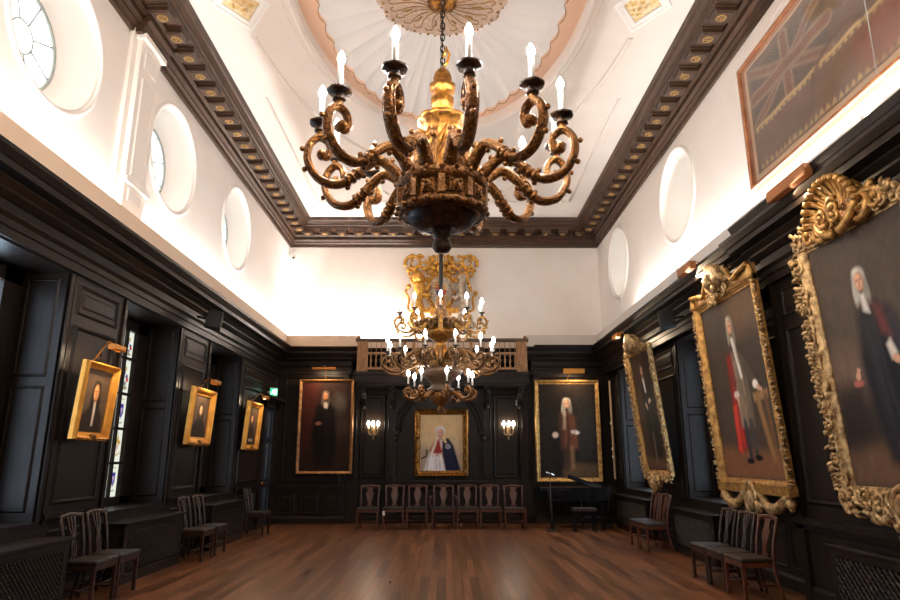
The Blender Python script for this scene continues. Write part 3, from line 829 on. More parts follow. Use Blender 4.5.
def chain(mb, z0, z1, r=0.02, t=0.005):
    z = z0; k = 0; st = r * 2.5
    while z < z1:
        pts = []
        for i in range(13):
            a = 2 * PI * i / 12; u = r * 0.75 * math.cos(a); w = z + st * 0.5 + r * 1.75 * math.sin(a)
            pts.append((u, 0, w) if k % 2 else (0, u, w))
        mb.tube(pts, t, 5, caps=False); z += st; k += 1


# near chandelier
c1 = thing('chandelier', 'large carved gilt wood chandelier with one ring of scroll arms, nearest the viewer', 'chandelier', (-0.03, 4.2, 2.975))
b0 = 2.975
mb = MB(); mb.lathe([(0.01, 0), (0.045, 0.01), (0.068, 0.045), (0.06, 0.085), (0.04, 0.10), (0.062, 0.115), (0.066, 0.15), (0.05, 0.17), (0.07, 0.165), (0.05, 0.168)], 20, (0, 0, 0), 10, 0.06)
mb.build('pendant_finial', M_CDARK, c1)
mb = MB(); mb.lathe([(0.05, 0.16), (0.085, 0.165), (0.10, 0.16), (0.14, 0.175), (0.19, 0.20), (0.225, 0.235), (0.24, 0.27), (0.26, 0.275), (0.27, 0.26), (0.285, 0.27), (0.30, 0.29)], 48, (0, 0, 0), 24, 0.06)
mb.build('gadrooned_bowl', M_CDARK, c1)
mb = MB(); mb.lathe([(0.24, 0.265), (0.305, 0.27), (0.315, 0.29), (0.30, 0.305), (0.29, 0.32), (0.29, 0.44), (0.32, 0.45), (0.325, 0.48), (0.33, 0.50), (0.315, 0.52), (0.28, 0.525), (0.2, 0.53)], 40)
for k in range(20):
    a = 2 * PI * k / 20; M = Matrix.Rotation(a, 4, 'Z')
    mb.box(0.28, 0.325, -0.022, 0.022, 0.32, 0.448, M) if k % 2 else mb.box(0.28, 0.305, -0.045, 0.045, 0.34, 0.43, M)
    if k % 2 == 0:
        mb.ball(M @ Vector((0.308, 0, 0.385)), 0.03, 8, (0.6, 1, 1.2), M.to_3x3()); mb.ball(M @ Vector((0.325, 0, 0.395)), 0.012, 6)
        for q in (-1, 1): mb.ball(M @ Vector((0.308, 0.03 * q, 0.415)), 0.012, 6); mb.ball(M @ Vector((0.308, 0.025 * q, 0.355)), 0.012, 6)
    mb.ball(M @ Vector((0.315, 0, 0.288)), 0.022, 8); mb.ball(M @ Vector((0.325, 0, 0.505)), 0.02, 8)
mb.build('mask_band', M_CWOOD, c1)
mb = MB(); mb.lathe([(0.22, 0.52), (0.20, 0.58), (0.165, 0.68), (0.135, 0.78), (0.13, 0.88), (0.145, 0.95), (0.165, 0.985), (0.175, 1.01), (0.15, 1.03), (0.12, 1.04), (0.07, 1.05)], 36, (0, 0, 0), 12, 0.10)
for k in range(14):                                                # swirling gadroons
    mb.tube([((0.145 + 0.05 * max(0, 0.72 - z_) * 2) * math.cos(2 * PI * k / 14 + (z_ - 0.6) * 3), (0.145 + 0.05 * max(0, 0.72 - z_) * 2) * math.sin(2 * PI * k / 14 + (z_ - 0.6) * 3), z_) for z_ in (0.6, 0.66, 0.72, 0.78, 0.84, 0.9)], [0.02, 0.026, 0.026, 0.022, 0.018, 0.01], 6)
mb.build('vase_stem', M_GILT2, c1)
mb = MB()
for k in range(12):
    M = Matrix.Rotation(2 * PI * (k + 0.5) / 12, 4, 'Z')
    mb.tube([M @ Vector(p) for p in spline([(0.25, 0, 0.52), (0.25, 0, 0.62), (0.19, 0, 0.72), (0.21, 0, 0.79), (0.25, 0, 0.77)], 4)], [0.035 - 0.0015 * i for i in range(17)], 8)
    mb.ball(M @ Vector((0.25, 0, 0.78)), 0.028, 8); mb.ball(M @ Vector((0.22, 0, 0.84)), 0.022, 8)
mb.build('acanthus_leaves', M_CWOOD, c1)
mb = MB(); mb.lathe([(0.06, 1.04), (0.05, 1.08), (0.075, 1.12), (0.08, 1.18), (0.05, 1.21), (0.085, 1.25), (0.09, 1.29), (0.06, 1.32), (0.065, 1.35), (0.05, 1.40), (0.03, 1.43), (0.012, 1.44)], 24, (0, 0, 0), 8, 0.12)
mb.build('top_finial', M_GILT2, c1)
mb = MB(); chain(mb, 1.43, ZC - b0 - 0.15); mb.build('chain', M_IRON, c1)
mb = MB(); mb.lathe([(0.02, ZC - b0 - 0.16), (0.09, ZC - b0 - 0.12), (0.1, ZC - b0 - 0.03), (0.16, ZC - b0)], 20); mb.build('ceiling_hook', M_GILT, c1)
mb = MB(); mb.tube([(0.012, -0.03, 1.44), (0.03, -0.03, 1.46), (0.05, -0.03, 1.54), (0.03, -0.03, 1.6), (0.012, -0.03, 1.52)], 0.012, 6); mb.build('hook_ring', M_BRASS, c1)
arm = arm_parts(c1, 0.29, 0.86, 0.525, 1.25, 0.032, 0, M_CWOOD, M_CDARK, 0.205, 0.019, True, 1.2)
N1 = 12
for k in range(N1):
    o = arm if k == 0 else dup(arm, c1); o.rotation_euler = (0, 0, -PI / 2 + math.radians(11 + 30 * k))

# far three-tier chandelier
c2 = thing('chandelier', 'three-tier gilt chandelier crowded with lit candle bulbs, hanging before the gallery', 'chandelier', (-0.07, 8.26, 2.17))
mb = MB(); mb.lathe([(0.005, 0), (0.03, 0.015), (0.045, 0.05), (0.03, 0.08), (0.06, 0.1), (0.13, 0.16), (0.16, 0.22), (0.15, 0.26)], 24, (0, 0, 0), 10, 0.08); mb.build('pendant_finial', M_CWOOD, c2)
mb = MB(); mb.lathe([(0.13, 0.24), (0.17, 0.26), (0.17, 0.30), (0.12, 0.33), (0.13, 0.38), (0.2, 0.45), (0.26, 0.5), (0.27, 0.55), (0.2, 0.58), (0.16, 0.6)], 36, (0, 0, 0), 16, 0.06); mb.build('gadrooned_bowl', M_CBOWL, c2)
mb = MB(); mb.lathe([(0.16, 0.58), (0.12, 0.63), (0.09, 0.7), (0.11, 0.78), (0.08, 0.84), (0.06, 0.9), (0.09, 0.93), (0.16, 0.97), (0.2, 1.02), (0.21, 1.06), (0.17, 1.10), (0.11, 1.12)], 28, (0, 0, 0), 10, 0.06); mb.build('vase_stem', M_GILT2, c2)
mb = MB(); mb.lathe([(0.12, 1.1), (0.1, 1.16), (0.13, 1.22), (0.09, 1.3), (0.05, 1.36), (0.07, 1.42), (0.06, 1.5), (0.03, 1.56), (0.015, 1.62)], 20, (0, 0, 0), 8, 0.1); mb.build('top_finial', M_CWOOD, c2)
mb = MB(); mb.tube([(0, 0, 1.6), (0, 0, 2.35)], 0.028, 8); chain(mb, 2.33, ZC - 2.17 - 0.1); mb.build('suspension_rod', M_IRON, c2)
for n, r0, rc, zs, vsc, th, ph, big in ((10, 0.12, 0.56, 1.06, 0.72, 0.018, 0.0, 0.62), (12, 0.18, 0.70, 0.55, 0.70, 0.019, 15.0, 0.62), (8, 0.12, 0.42, 0.20, 0.50, 0.02, 11.0, 0.55)):
    a0 = arm_parts(c2, r0, rc, zs, vsc, th, 0, {10: M_CPALE, 12: M_CMID, 8: M_CWOOD}[n], M_CDARK, 0.12 if n != 8 else 0.11, 0.0125, True, big, 1.35, M_BULB2)
    for k in range(n):
        o = a0 if k == 0 else dup(a0, c2); o.rotation_euler = (0, 0, -PI / 2 + math.radians(ph + 360 / n * k))
mb = MB()
for k in range(24):
    a = 2 * PI * k / 24; r = 0.2 + 0.06 * (k % 2)
    mb.tube(spline([(r * 0.5 * math.cos(a), r * 0.5 * math.sin(a), 0.56), (r * math.cos(a), r * math.sin(a), 0.7), (1.5 * r * math.cos(a), 1.5 * r * math.sin(a), 0.74), (1.7 * r * math.cos(a), 1.7 * r * math.sin(a), 0.66)], 4), 0.02, 6)
    if k % 2: mb.tube(spline([(0.1 * math.cos(a), 0.1 * math.sin(a), 1.04), (0.2 * math.cos(a), 0.2 * math.sin(a), 1.2), (0.3 * math.cos(a), 0.3 * math.sin(a), 1.16)], 4), 0.022, 6)
for k in range(16):
    a = 2 * PI * k / 16; ca_, sa_ = math.cos(a), math.sin(a)
    mb.tube(spline([(q * ca_, q * sa_, z_) for q, z_ in ((0.12, 0.62), (0.30, 0.78), (0.44, 0.72), (0.50, 0.60))], 4), [0.035 - 0.002 * i for i in range(13)], 7)
    mb.tube(spline([(q * ca_, q * sa_, z_) for q, z_ in ((0.08, 1.1), (0.22, 1.12), (0.32, 1.05), (0.40, 1.12))], 4), [0.034 - 0.0018 * i for i in range(13)], 7)
    mb.ball((0.34 * ca_, 0.34 * sa_, 1.14), 0.035, 8); mb.ball((0.47 * ca_, 0.47 * sa_, 0.62), 0.035, 8)
mb.build('acanthus_leaves', M_CMID, c2)

# ---- carved royal style coat of arms on the end wall
ca = thing('coat_of_arms', 'large carved and gilded coat of arms with lion and unicorn on the end wall', 'coat of arms', (-0.15, YW - 0.03, 5.0))
def ap(x, z, o=0.0): return (x, -0.1 - o, z)
mb = MB(); mb.lathe([(0.001, 0.12), (0.2, 0.11), (0.36, 0.06), (0.40, 0.0), (0.40, -0.05)], 36, sy=1.25)
mb.v = [(x, -0.1 - z, 1.22 + y) for x, y, z in mb.v]; mb.build('shield', M_SILVER, ca)
def qpatch(x0, x1, z0, z1, m, name):
    mb = MB(); vs = []; fs = []; k = 6
    for i in range(k + 1):
        for j in range(k + 1):
            x = x0 + (x1 - x0) * i / k; z = z0 + (z1 - z0) * j / k; d = min(1, math.hypot(x / 0.4, z / 0.5)); vs.append(ap(x, 1.22 + z, 0.125 - 0.10 * d ** 2.2))
    fs = [(i * (k + 1) + j, (i + 1) * (k + 1) + j, (i + 1) * (k + 1) + j + 1, i * (k + 1) + j + 1) for i in range(k) for j in range(k)]
    mb.add(vs, fs, True); mb.build(name, m, ca)
qpatch(-0.24, -0.01, 0.02, 0.30, M_RED, 'shield_quarter'); qpatch(0.01, 0.24, 0.02, 0.30, M_GILT4, 'shield_quarter')
qpatch(-0.24, -0.01, -0.28, 0.0, M_BLUE, 'shield_quarter'); qpatch(0.01, 0.24, -0.28, 0.0, M_RED, 'shield_quarter')
mb = MB()
for q in range(3):
    for dx, dz in ((-0.13, 0.22), (0.12, -0.2)): mb.tube([ap(dx - 0.08, 1.22 + dz - 0.07 * q, 0.1), ap(dx, 1.24 + dz - 0.07 * q, 0.12), ap(dx + 0.08, 1.22 + dz - 0.07 * q, 0.1)], 0.018, 6)
for k in range(40):
    a = 2 * PI * k / 40; mb.ball(ap(0.41 * math.cos(a), 1.22 + 0.51 * math.sin(a), 0.03), 0.035, 8)
mb.tube([ap(0.36 * math.cos(2 * PI * k / 36), 1.22 + 0.46 * math.sin(2 * PI * k / 36), 0.06) for k in range(37)], 0.02, 6)
mb.build('garter_band', M_GILT4, ca)
# crown and helm
mb = MB()
mb.lathe([(0.16, 0), (0.2, 0.02), (0.2, 0.08), (0.17, 0.1)], 20, ap(0, 1.95, 0.1)); mb.ball(ap(0, 1.86, 0.1), 0.15, 14, (1, 0.7, 1.1))
for k in range(7):
    a = PI * k / 6; mb.tube(spline([ap(-0.19 * math.cos(a), 2.04, 0.1 + 0.1 * math.sin(a)), ap(-0.2 * math.cos(a), 2.16, 0.1 + 0.1 * math.sin(a)), ap(-0.08 * math.cos(a), 2.26, 0.1), ap(0, 2.24, 0.1)], 4), 0.02, 6)
mb.ball(ap(0, 2.3, 0.1), 0.05, 10)
mb.build('crown', M_GILT4, ca)
# mantling scrolls
def scroll_pts(cx, cz, r, a0, turns, hand, fnp, o=0.03, n=22):
    return [fnp(cx + r * (1 - 0.78 * t / n) * math.cos(a0 + hand * turns * 2 * PI * t / n), cz + r * (1 - 0.78 * t / n) * math.sin(a0 + hand * turns * 2 * PI * t / n), o) for t in range(n + 1)]
mb = MB()
for s in (-1, 1):
    for cx, cz, r, a0, tr_ in ((0.78, 2.05, 0.26, -0.4, 1.3), (0.5, 2.0, 0.16, 2.6, 1.1), (0.35, 1.8, 0.13, 0.4, 1.2), (0.86, 1.75, 0.16, 1.2, 1.0), (0.3, 2.12, 0.1, 1.0, 1.1), (0.62, 1.72, 0.12, 3.4, 1.2)):
        mb.tube(scroll_pts(s * cx, cz, r, a0 if s > 0 else PI - a0, tr_, s, ap), [0.06 - 0.0018 * i for i in range(23)], 8)
    mb.tube(spline([ap(s * 0.15, 1.8, 0.06), ap(s * 0.3, 1.95, 0.08), ap(s * 0.48, 1.85, 0.05), ap(s * 0.62, 1.98, 0.03), ap(s * 0.78, 1.8, 0.03), ap(s * 0.98, 1.85, 0.02)], 4), [0.05 + 0.02 * math.sin(i) for i in range(21)], 8)
    for k in range(14): mb.ball(ap(s * random.uniform(0.2, 0.98), random.uniform(1.65, 2.28), 0.03), random.uniform(0.035, 0.07), 8, (1, 0.7, 1))
mb.build('mantling', M_GILT4, ca)
# lion (viewer's left)
mb = MB()
mb.tube(spline([ap(-0.62, 0.55, 0.06), ap(-0.66, 0.85, 0.1), ap(-0.6, 1.15, 0.12), ap(-0.62, 1.42, 0.12)], 5), [0.16 - 0.001 * i + 0.03 * math.sin(i * 0.6) for i in range(16)], 12)
mb.ball(ap(-0.66, 1.58, 0.14), 0.17, 14); mb.ball(ap(-0.6, 1.53, 0.28), 0.09, 10)
for k in range(14): a = 2 * PI * k / 14; mb.ball(ap(-0.66 + 0.17 * math.cos(a), 1.56 + 0.18 * math.sin(a), 0.1), 0.06, 8)
for P_ in ([(-0.56, 1.3), (-0.4, 1.25), (-0.34, 1.4)], [(-0.6, 1.2), (-0.42, 1.05), (-0.3, 1.1)], [(-0.66, 0.6), (-0.5, 0.45), (-0.55, 0.2), (-0.42, 0.14)], [(-0.7, 0.6), (-0.82, 0.4), (-0.74, 0.15), (-0.64, 0.12)]):
    mb.tube(spline([ap(x, z, 0.12) for x, z in P_], 4), [0.085 - 0.003 * i for i in range((len(P_) - 1) * 4 + 1)], 10)
mb.tube(spline([ap(-0.72, 0.6), ap(-0.92, 0.7), ap(-0.9, 1.0), ap(-1.0, 1.2), ap(-0.92, 1.35)], 5), 0.035, 8); mb.ball(ap(-0.92, 1.36), 0.075, 8)
mb.build('lion_supporter', M_GILT4, ca)
mb = MB()
mb.tube(spline([ap(0.62, 0.55, 0.06), ap(0.68, 0.85, 0.1), ap(0.62, 1.15, 0.12), ap(0.58, 1.42, 0.12), ap(0.66, 1.6, 0.12)], 5), [0.15 - 0.003 * i for i in range(21)], 12)
mb.tube(spline([ap(0.68, 1.6, 0.12), ap(0.6, 1.62, 0.15), ap(0.48, 1.52, 0.18)], 4), [0.1 - 0.006 * i for i in range(9)], 10)
for P_ in ([(0.56, 1.3), (0.4, 1.28), (0.34, 1.42)], [(0.6, 1.15), (0.44, 1.0), (0.32, 1.05)], [(0.66, 0.6), (0.52, 0.45), (0.56, 0.2), (0.44, 0.14)], [(0.7, 0.6), (0.82, 0.4), (0.76, 0.15), (0.66, 0.12)]):
    mb.tube(spline([ap(x, z, 0.12) for x, z in P_], 4), [0.08 - 0.003 * i for i in range((len(P_) - 1) * 4 + 1)], 10)
mb.build('unicorn_supporter', M_SILVER, ca)
mb = MB(); mb.tube([ap(0.56, 1.7, 0.15), ap(0.36, 1.95, 0.2)], [0.03, 0.008], 8)
for k in range(5): mb.ball(ap(0.72 + 0.03 * k, 1.62 - 0.1 * k, 0.14), 0.06, 8)
mb.tube(spline([ap(0.72, 0.6), ap(0.92, 0.7), ap(0.9, 1.0), ap(1.0, 1.15)], 5), 0.035, 8); mb.ball(ap(0.98, 1.18), 0.07, 8)
mb.build('horn_and_mane', M_GILT4, ca)
mb = MB(); mb.tube(spline([ap(-0.95, 0.3, 0.02), ap(-0.7, 0.06, 0.06), ap(-0.35, 0.2, 0.08), ap(0, 0.08, 0.08), ap(0.35, 0.2, 0.08), ap(0.7, 0.06, 0.06), ap(0.95, 0.3, 0.02)], 6), 0.09, 8, flat=0.5)
mb.build('motto_ribbon', M_SILVER, ca)
mb = MB(); mb.box(-0.3, 0.3, -0.1, 0.0, 0.5, 2.0); mb.box(-0.75, 0.75, -0.08, 0.0, 0.6, 0.75); mb.box(-0.75, 0.75, -0.08, 0.0, 1.5, 1.65); mb.build('backing', M_GILT4, ca)

# ---- framed paintings. local frame: x to the viewer's right, z up, -y towards the room
GOLDP = [(-0.02, 0.0), (-0.02, 0.02), (0.0, 0.03), (0.2, 0.035), (0.35, 0.05), (0.55, 0.085), (0.75, 0.095), (0.9, 0.075), (1.0, 0.05), (1.0, 0.0)]


def picture(label, w, h, fw, loc, rot, paint, mgold, frame_t=1.0, group=None):
    t = thing('framed_portrait', label, 'painting', loc, rot, group)
    mb = MB(); frame_rect(mb, w, h, [(o * fw, z * frame_t) for o, z in GOLDP], lambda x, z, k: (x, -k, z), fw); mb.build('frame', mgold, t)
    d = paint.data(lambda x, y: ((x - 0.5) * w * 1.01, -0.012, fw + y * h)); paint_obj('canvas', [d], M_PAINT, t)
    mb = MB(); mb.box(-w / 2 - fw * 0.8, w / 2 + fw * 0.8, 0.0, 0.02, fw * 0.2, h + fw * 1.8); mb.build('backing_board', M_OAK, t)
    return t


def sh(c, k): return tuple(max(0, min(255, int(v * k))) for v in c)


def face(p, x, y, s, skin=(200, 150, 115), wig=None, beard=False):
    """small head lit from the upper left; s is about half the head's height"""
    if wig:
        for q, k in ((-1, 0.9), (1, 0.72)):
            p.ell(x + q * 0.52 * s, y - 0.55 * s, 0.34 * s, 1.15 * s, sh(wig, k), 0.6, 0.12 * q)
            for t in range(4): p.line([(x + q * (0.42 + 0.09 * t) * s, y + 0.5 * s), (x + q * (0.5 + 0.1 * t) * s, y - (1.2 + 0.1 * t) * s)], 0.05 * s, sh(wig, k * (1.18 if t % 2 else 0.78)), 0.08 * s, 0.7)
        p.ell(x, y + 0.45 * s, 0.66 * s, 0.62 * s, sh(wig, 0.95), 0.5); p.ell(x - 0.2 * s, y + 0.75 * s, 0.32 * s, 0.25 * s, sh(wig, 1.12), 0.8)
    p.ell(x + 0.04 * s, y - 0.08 * s, 0.48 * s, 0.76 * s, sh(skin, 0.72), 0.3)
    p.ell(x - 0.06 * s, y - 0.02 * s, 0.40 * s, 0.66 * s, skin, 0.5); p.ell(x - 0.14 * s, y + 0.3 * s, 0.2 * s, 0.2 * s, sh(skin, 1.12), 0.9); p.ell(x - 0.2 * s, y - 0.15 * s, 0.13 * s, 0.16 * s, sh(skin, 1.06), 1.0)
    for e in (-0.22, 0.18):
        p.ell(x + e * s, y + 0.1 * s, 0.13 * s, 0.08 * s, sh(skin, 0.58), 0.9, 0, 0.8)
    p.line([(x - 0.01 * s, y + 0.1 * s), (x + 0.05 * s, y - 0.2 * s)], 0.09 * s, sh(skin, 0.74), 0.1 * s, 0.8); p.ell(x + 0.01 * s, y - 0.22 * s, 0.08 * s, 0.05 * s, sh(skin, 0.66), 0.8)
    p.ell(x - 0.02 * s, y - 0.43 * s, 0.15 * s, 0.05 * s, (150, 82, 70), 0.8, 0, 0.7); p.ell(x + 0.02 * s, y - 0.72 * s, 0.3 * s, 0.1 * s, sh(skin, 0.55), 0.9, 0, 0.7)


def hand(p, x, y, s, skin, ang=0.0):
    p.ell(x, y, 0.55 * s, 0.42 * s, skin, 0.4, ang)
    for k in range(4):
        a = ang - 0.35 + 0.2 * k; p.line([(x + 0.3 * s * math.cos(a), y + 0.3 * s * math.sin(a)), (x + 0.95 * s * math.cos(a), y + 0.95 * s * math.sin(a))], 0.16 * s, sh(skin, 0.9 if k % 2 else 1.0), 0.08 * s)


def folds(p, pts, col, n, seed, w=0.012):
    """light and dark drapery folds running down between two edges"""
    rnd = random.Random(seed); (x0, y0), (x1, y1), (x2, y2), (x3, y3) = pts
    for k in range(n):
        t = (k + 0.5) / n + rnd.uniform(-0.03, 0.03); a = (x0 + (x1 - x0) * t, y0 + (y1 - y0) * t); b = (x3 + (x2 - x3) * t + rnd.uniform(-0.02, 0.02), y3 + (y2 - y3) * t)
        m_ = ((a[0] + b[0]) / 2 + rnd.uniform(-0.012, 0.012), (a[1] + b[1]) / 2)
        p.line([a, m_, b], w, sh(col, rnd.choice((0.6, 0.75, 1.3, 1.45))), w * 1.6, 0.65)


# right wall, nearest: dark coat, rococo frame
def paint_A():
    p = Paint(1.48, 2.44, (62, 52, 46), 200); a = p.asp; p.Y = p.Y / 0.955
    p.ell(a * 0.3, 0.8, a * 0.6, 0.35, (76, 64, 54), 1.3); p.poly([(0, 0), (a, 0), (a, 0.1), (a * 0.6, 0.2), (0, 0.13)], (104, 78, 60), 0.08)
    p.ell(a * 0.25, 0.48, a * 0.42, 0.1, (104, 84, 72), 1.4)
    p.poly([(0, 0.40), (a * 0.28, 0.42), (a * 0.36, 0.2), (0, 0.16)], (46, 38, 34), 0.08)
    p.poly([(a * 0.40, 0.71), (a * 0.52, 0.74), (a * 0.70, 0.69), (a * 0.86, 0.5), (a * 0.92, 0.2), (a * 0.9, 0.06), (a * 0.6, 0.05), (a * 0.42, 0.1), (a * 0.36, 0.3), (a * 0.32, 0.5)], (32, 31, 36), 0.05)
    folds(p, ((a * 0.42, 0.66), (a * 0.72, 0.66), (a * 0.86, 0.1), (a * 0.42, 0.12)), (38, 37, 42), 9, 1)
    p.poly([(a * 0.54, 0.73), (a * 0.62, 0.70), (a * 0.66, 0.58), (a * 0.58, 0.6)], (98, 48, 46), 0.04)
    p.poly([(a * 0.45, 0.775), (a * 0.50, 0.775), (a * 0.515, 0.69), (a * 0.46, 0.705)], (206, 198, 188), 0.02)
    face(p, a * 0.475, 0.83, 0.056, (206, 156, 124), (186, 178, 166))
    p.poly([(a * 0.60, 0.55), (a * 0.64, 0.57), (a * 0.68, 0.51), (a * 0.62, 0.49)], (206, 198, 188), 0.02); hand(p, a * 0.66, 0.49, 0.04, (204, 160, 130), -0.6)
    hand(p, a * 0.27, 0.45, 0.034, (198, 150, 124), 1.3); p.ell(a * 0.26, 0.42, 0.03, 0.014, (170, 96, 86), 0.7)
    return p.noise(0.08, 30)


def paint_B():
    p = Paint(1.74, 2.47, (66, 55, 47), 200); a = p.asp; p.Y = p.Y / 1.065
    p.poly([(a * 0.3, 1), (a, 1), (a, 0.78), (a * 0.6, 0.74)], (104, 78, 54), 0.16); p.poly([(0, 0), (a, 0), (a, 0.13), (0, 0.17)], (118, 80, 56), 0.05)
    p.poly([(a * 0.36, 0.64), (a * 0.48, 0.66), (a * 0.48, 0.15), (a * 0.30, 0.13), (a * 0.33, 0.4)], (132, 36, 32), 0.03)
    folds(p, ((a * 0.38, 0.62), (a * 0.47, 0.62), (a * 0.45, 0.16), (a * 0.32, 0.16)), (150, 42, 36), 7, 2)
    p.poly([(a * 0.33, 0.38), (a * 0.40, 0.38), (a * 0.37, 0.13), (a * 0.31, 0.14)], (196, 60, 46), 0.02)
    p.poly([(a * 0.44, 0.65), (a * 0.56, 0.66), (a * 0.66, 0.58), (a * 0.66, 0.45), (a * 0.65, 0.26), (a * 0.43, 0.26), (a * 0.44, 0.45)], (112, 97, 82), 0.03)
    folds(p, ((a * 0.46, 0.6), (a * 0.62, 0.6), (a * 0.64, 0.27), (a * 0.44, 0.27)), (112, 97, 82), 10, 3)
    p.poly([(a * 0.56, 0.65), (a * 0.66, 0.6), (a * 0.80, 0.47), (a * 0.76, 0.43), (a * 0.62, 0.52)], (86, 73, 62), 0.03); p.poly([(a * 0.43, 0.64), (a * 0.38, 0.52), (a * 0.42, 0.43), (a * 0.47, 0.5)], (120, 58, 50), 0.03)
    p.poly([(a * 0.70, 0.42), (a * 0.92, 0.43), (a * 0.92, 0.39), (a * 0.70, 0.38)], (156, 122, 84), 0.02); p.line([(a * 0.76, 0.4), (a * 0.80, 0.26), (a * 0.85, 0.11)], 0.045, (140, 104, 66), 0.03); p.line([(a * 0.88, 0.4), (a * 0.90, 0.12)], 0.03, (112, 80, 52), 0.03)
    p.line([(a * 0.495, 0.28), (a * 0.50, 0.1)], 0.042, (52, 54, 58), 0.02); p.line([(a * 0.59, 0.28), (a * 0.60, 0.12)], 0.042, (62, 60, 60), 0.02); p.ell(a * 0.48, 0.09, 0.045, 0.015, (24, 20, 18), 0.5); p.ell(a * 0.62, 0.105, 0.045, 0.015, (24, 20, 18), 0.5)
    p.line([(a * 0.50, 0.72), (a * 0.53, 0.62), (a * 0.56, 0.52)], 0.026, (226, 218, 206), 0.014); p.line([(a * 0.53, 0.72), (a * 0.54, 0.60)], 0.02, (200, 190, 178), 0.014)
    p.ell(a * 0.43, 0.43, 0.03, 0.02, (222, 212, 200), 0.5); hand(p, a * 0.44, 0.405, 0.036, (204, 158, 130), -1.4); p.ell(a * 0.76, 0.465, 0.03, 0.022, (228, 220, 208), 0.5); hand(p, a * 0.80, 0.445, 0.036, (206, 160, 132), -0.3)
    face(p, a * 0.50, 0.79, 0.056, (206, 152, 120), (168, 156, 138))
    return p.noise(0.08, 30)


def paint_C():
    p = Paint(1.36, 2.3, (62, 46, 36), 130); a = p.asp
    p.poly([(a * 0.55, 1), (a, 1), (a, 0.3), (a * 0.75, 0.35)], (46, 34, 28), 0.12); p.poly([(0, 0), (a, 0), (a, 0.1), (0, 0.12)], (96, 70, 52), 0.05)
    p.poly([(a * 0.32, 0.72), (a * 0.5, 0.76), (a * 0.72, 0.68), (a * 0.8, 0.4), (a * 0.74, 0.1), (a * 0.34, 0.1), (a * 0.28, 0.4)], (30, 25, 24), 0.05)
    folds(p, ((a * 0.36, 0.66), (a * 0.68, 0.66), (a * 0.72, 0.12), (a * 0.36, 0.12)), (40, 33, 31), 8, 5)
    p.poly([(a * 0.43, 0.79), (a * 0.50, 0.79), (a * 0.52, 0.66), (a * 0.46, 0.66)], (222, 214, 202), 0.02); hand(p, a * 0.42, 0.55, 0.045, (206, 172, 150), -0.9); hand(p, a * 0.58, 0.58, 0.045, (210, 178, 156), 0.3)
    p.line([(a * 0.50, 0.3), (a * 0.48, 0.07)], 0.04, (104, 90, 78), 0.03); face(p, a * 0.46, 0.85, 0.055, (204, 150, 120), (92, 74, 60))
    return p.noise(0.10, 24)


def lean_deg(dx, h): return math.atan2(dx, h)


def blob_scroll(mb, x, z, r, a0, hand, t, y=-0.05, turns=1.15):
    mb.tube(scroll_pts(x, z, r, a0, turns, hand, lambda a, b, o: (a, y - o, b), 0.0, 16), [t * (1 - 0.035 * i) for i in range(17)], 7)
    mb.ball((x, y - t * 0.3, z), t * 1.1, 7)


def shell(mb, x, z, r, a0, a1, n=9, y=-0.08):
    for k in range(n):
        a = a0 + (a1 - a0) * k / (n - 1)
        mb.tube(spline([(x, y, z), (x + 0.5 * r * math.cos(a), y - 0.07, z + 0.5 * r * math.sin(a)), (x + r * math.cos(a), y - 0.01, z + r * math.sin(a))], 4), [0.02 + 0.065 * r * i for i in range(9)], 8)
        mb.ball((x + r * math.cos(a), y - 0.02, z + r * math.sin(a)), 0.075 * r + 0.04, 8)


def rococo_side(mb, p0, p1, out, step, amp, seed):
    rnd = random.Random(seed); d = Vector((p1[0] - p0[0], p1[1] - p0[1])); L = d.length; d.normalize(); n = Vector(out); k = 0; s = 0.0
    while s < L:
        c = Vector(p0) + d * s + n * rnd.uniform(0.0, amp * 0.35); r = amp * rnd.uniform(0.42, 0.75)
        blob_scroll(mb, c.x, c.y, r, math.atan2(n.y, n.x) + rnd.uniform(-1, 1), 1 if k % 2 else -1, amp * 0.16, -0.06 - rnd.uniform(0, 0.03))
        for q in range(4):
            e = c + n * rnd.uniform(-0.2, 0.8) * amp + d * rnd.uniform(-0.5, 0.5) * step
            ang = math.atan2(n.y, n.x) + rnd.uniform(-0.9, 0.9); l = amp * rnd.uniform(0.5, 0.9)
            mb.tube(spline([(e.x, -0.04, e.y), (e.x + 0.5 * l * math.cos(ang), -0.1, e.y + 0.5 * l * math.sin(ang)), (e.x + l * math.cos(ang + 0.5), -0.06, e.y + l * math.sin(ang + 0.5))], 3), [amp * 0.1, amp * 0.15, amp * 0.17, amp * 0.15, amp * 0.12, amp * 0.08, amp * 0.03], 6)
        s += step * rnd.uniform(0.8, 1.2); k += 1


def wall_rot(side, lean): return (lean, 0, PI / 2 if side == 'L' else (-PI / 2 if side == 'R' else 0))


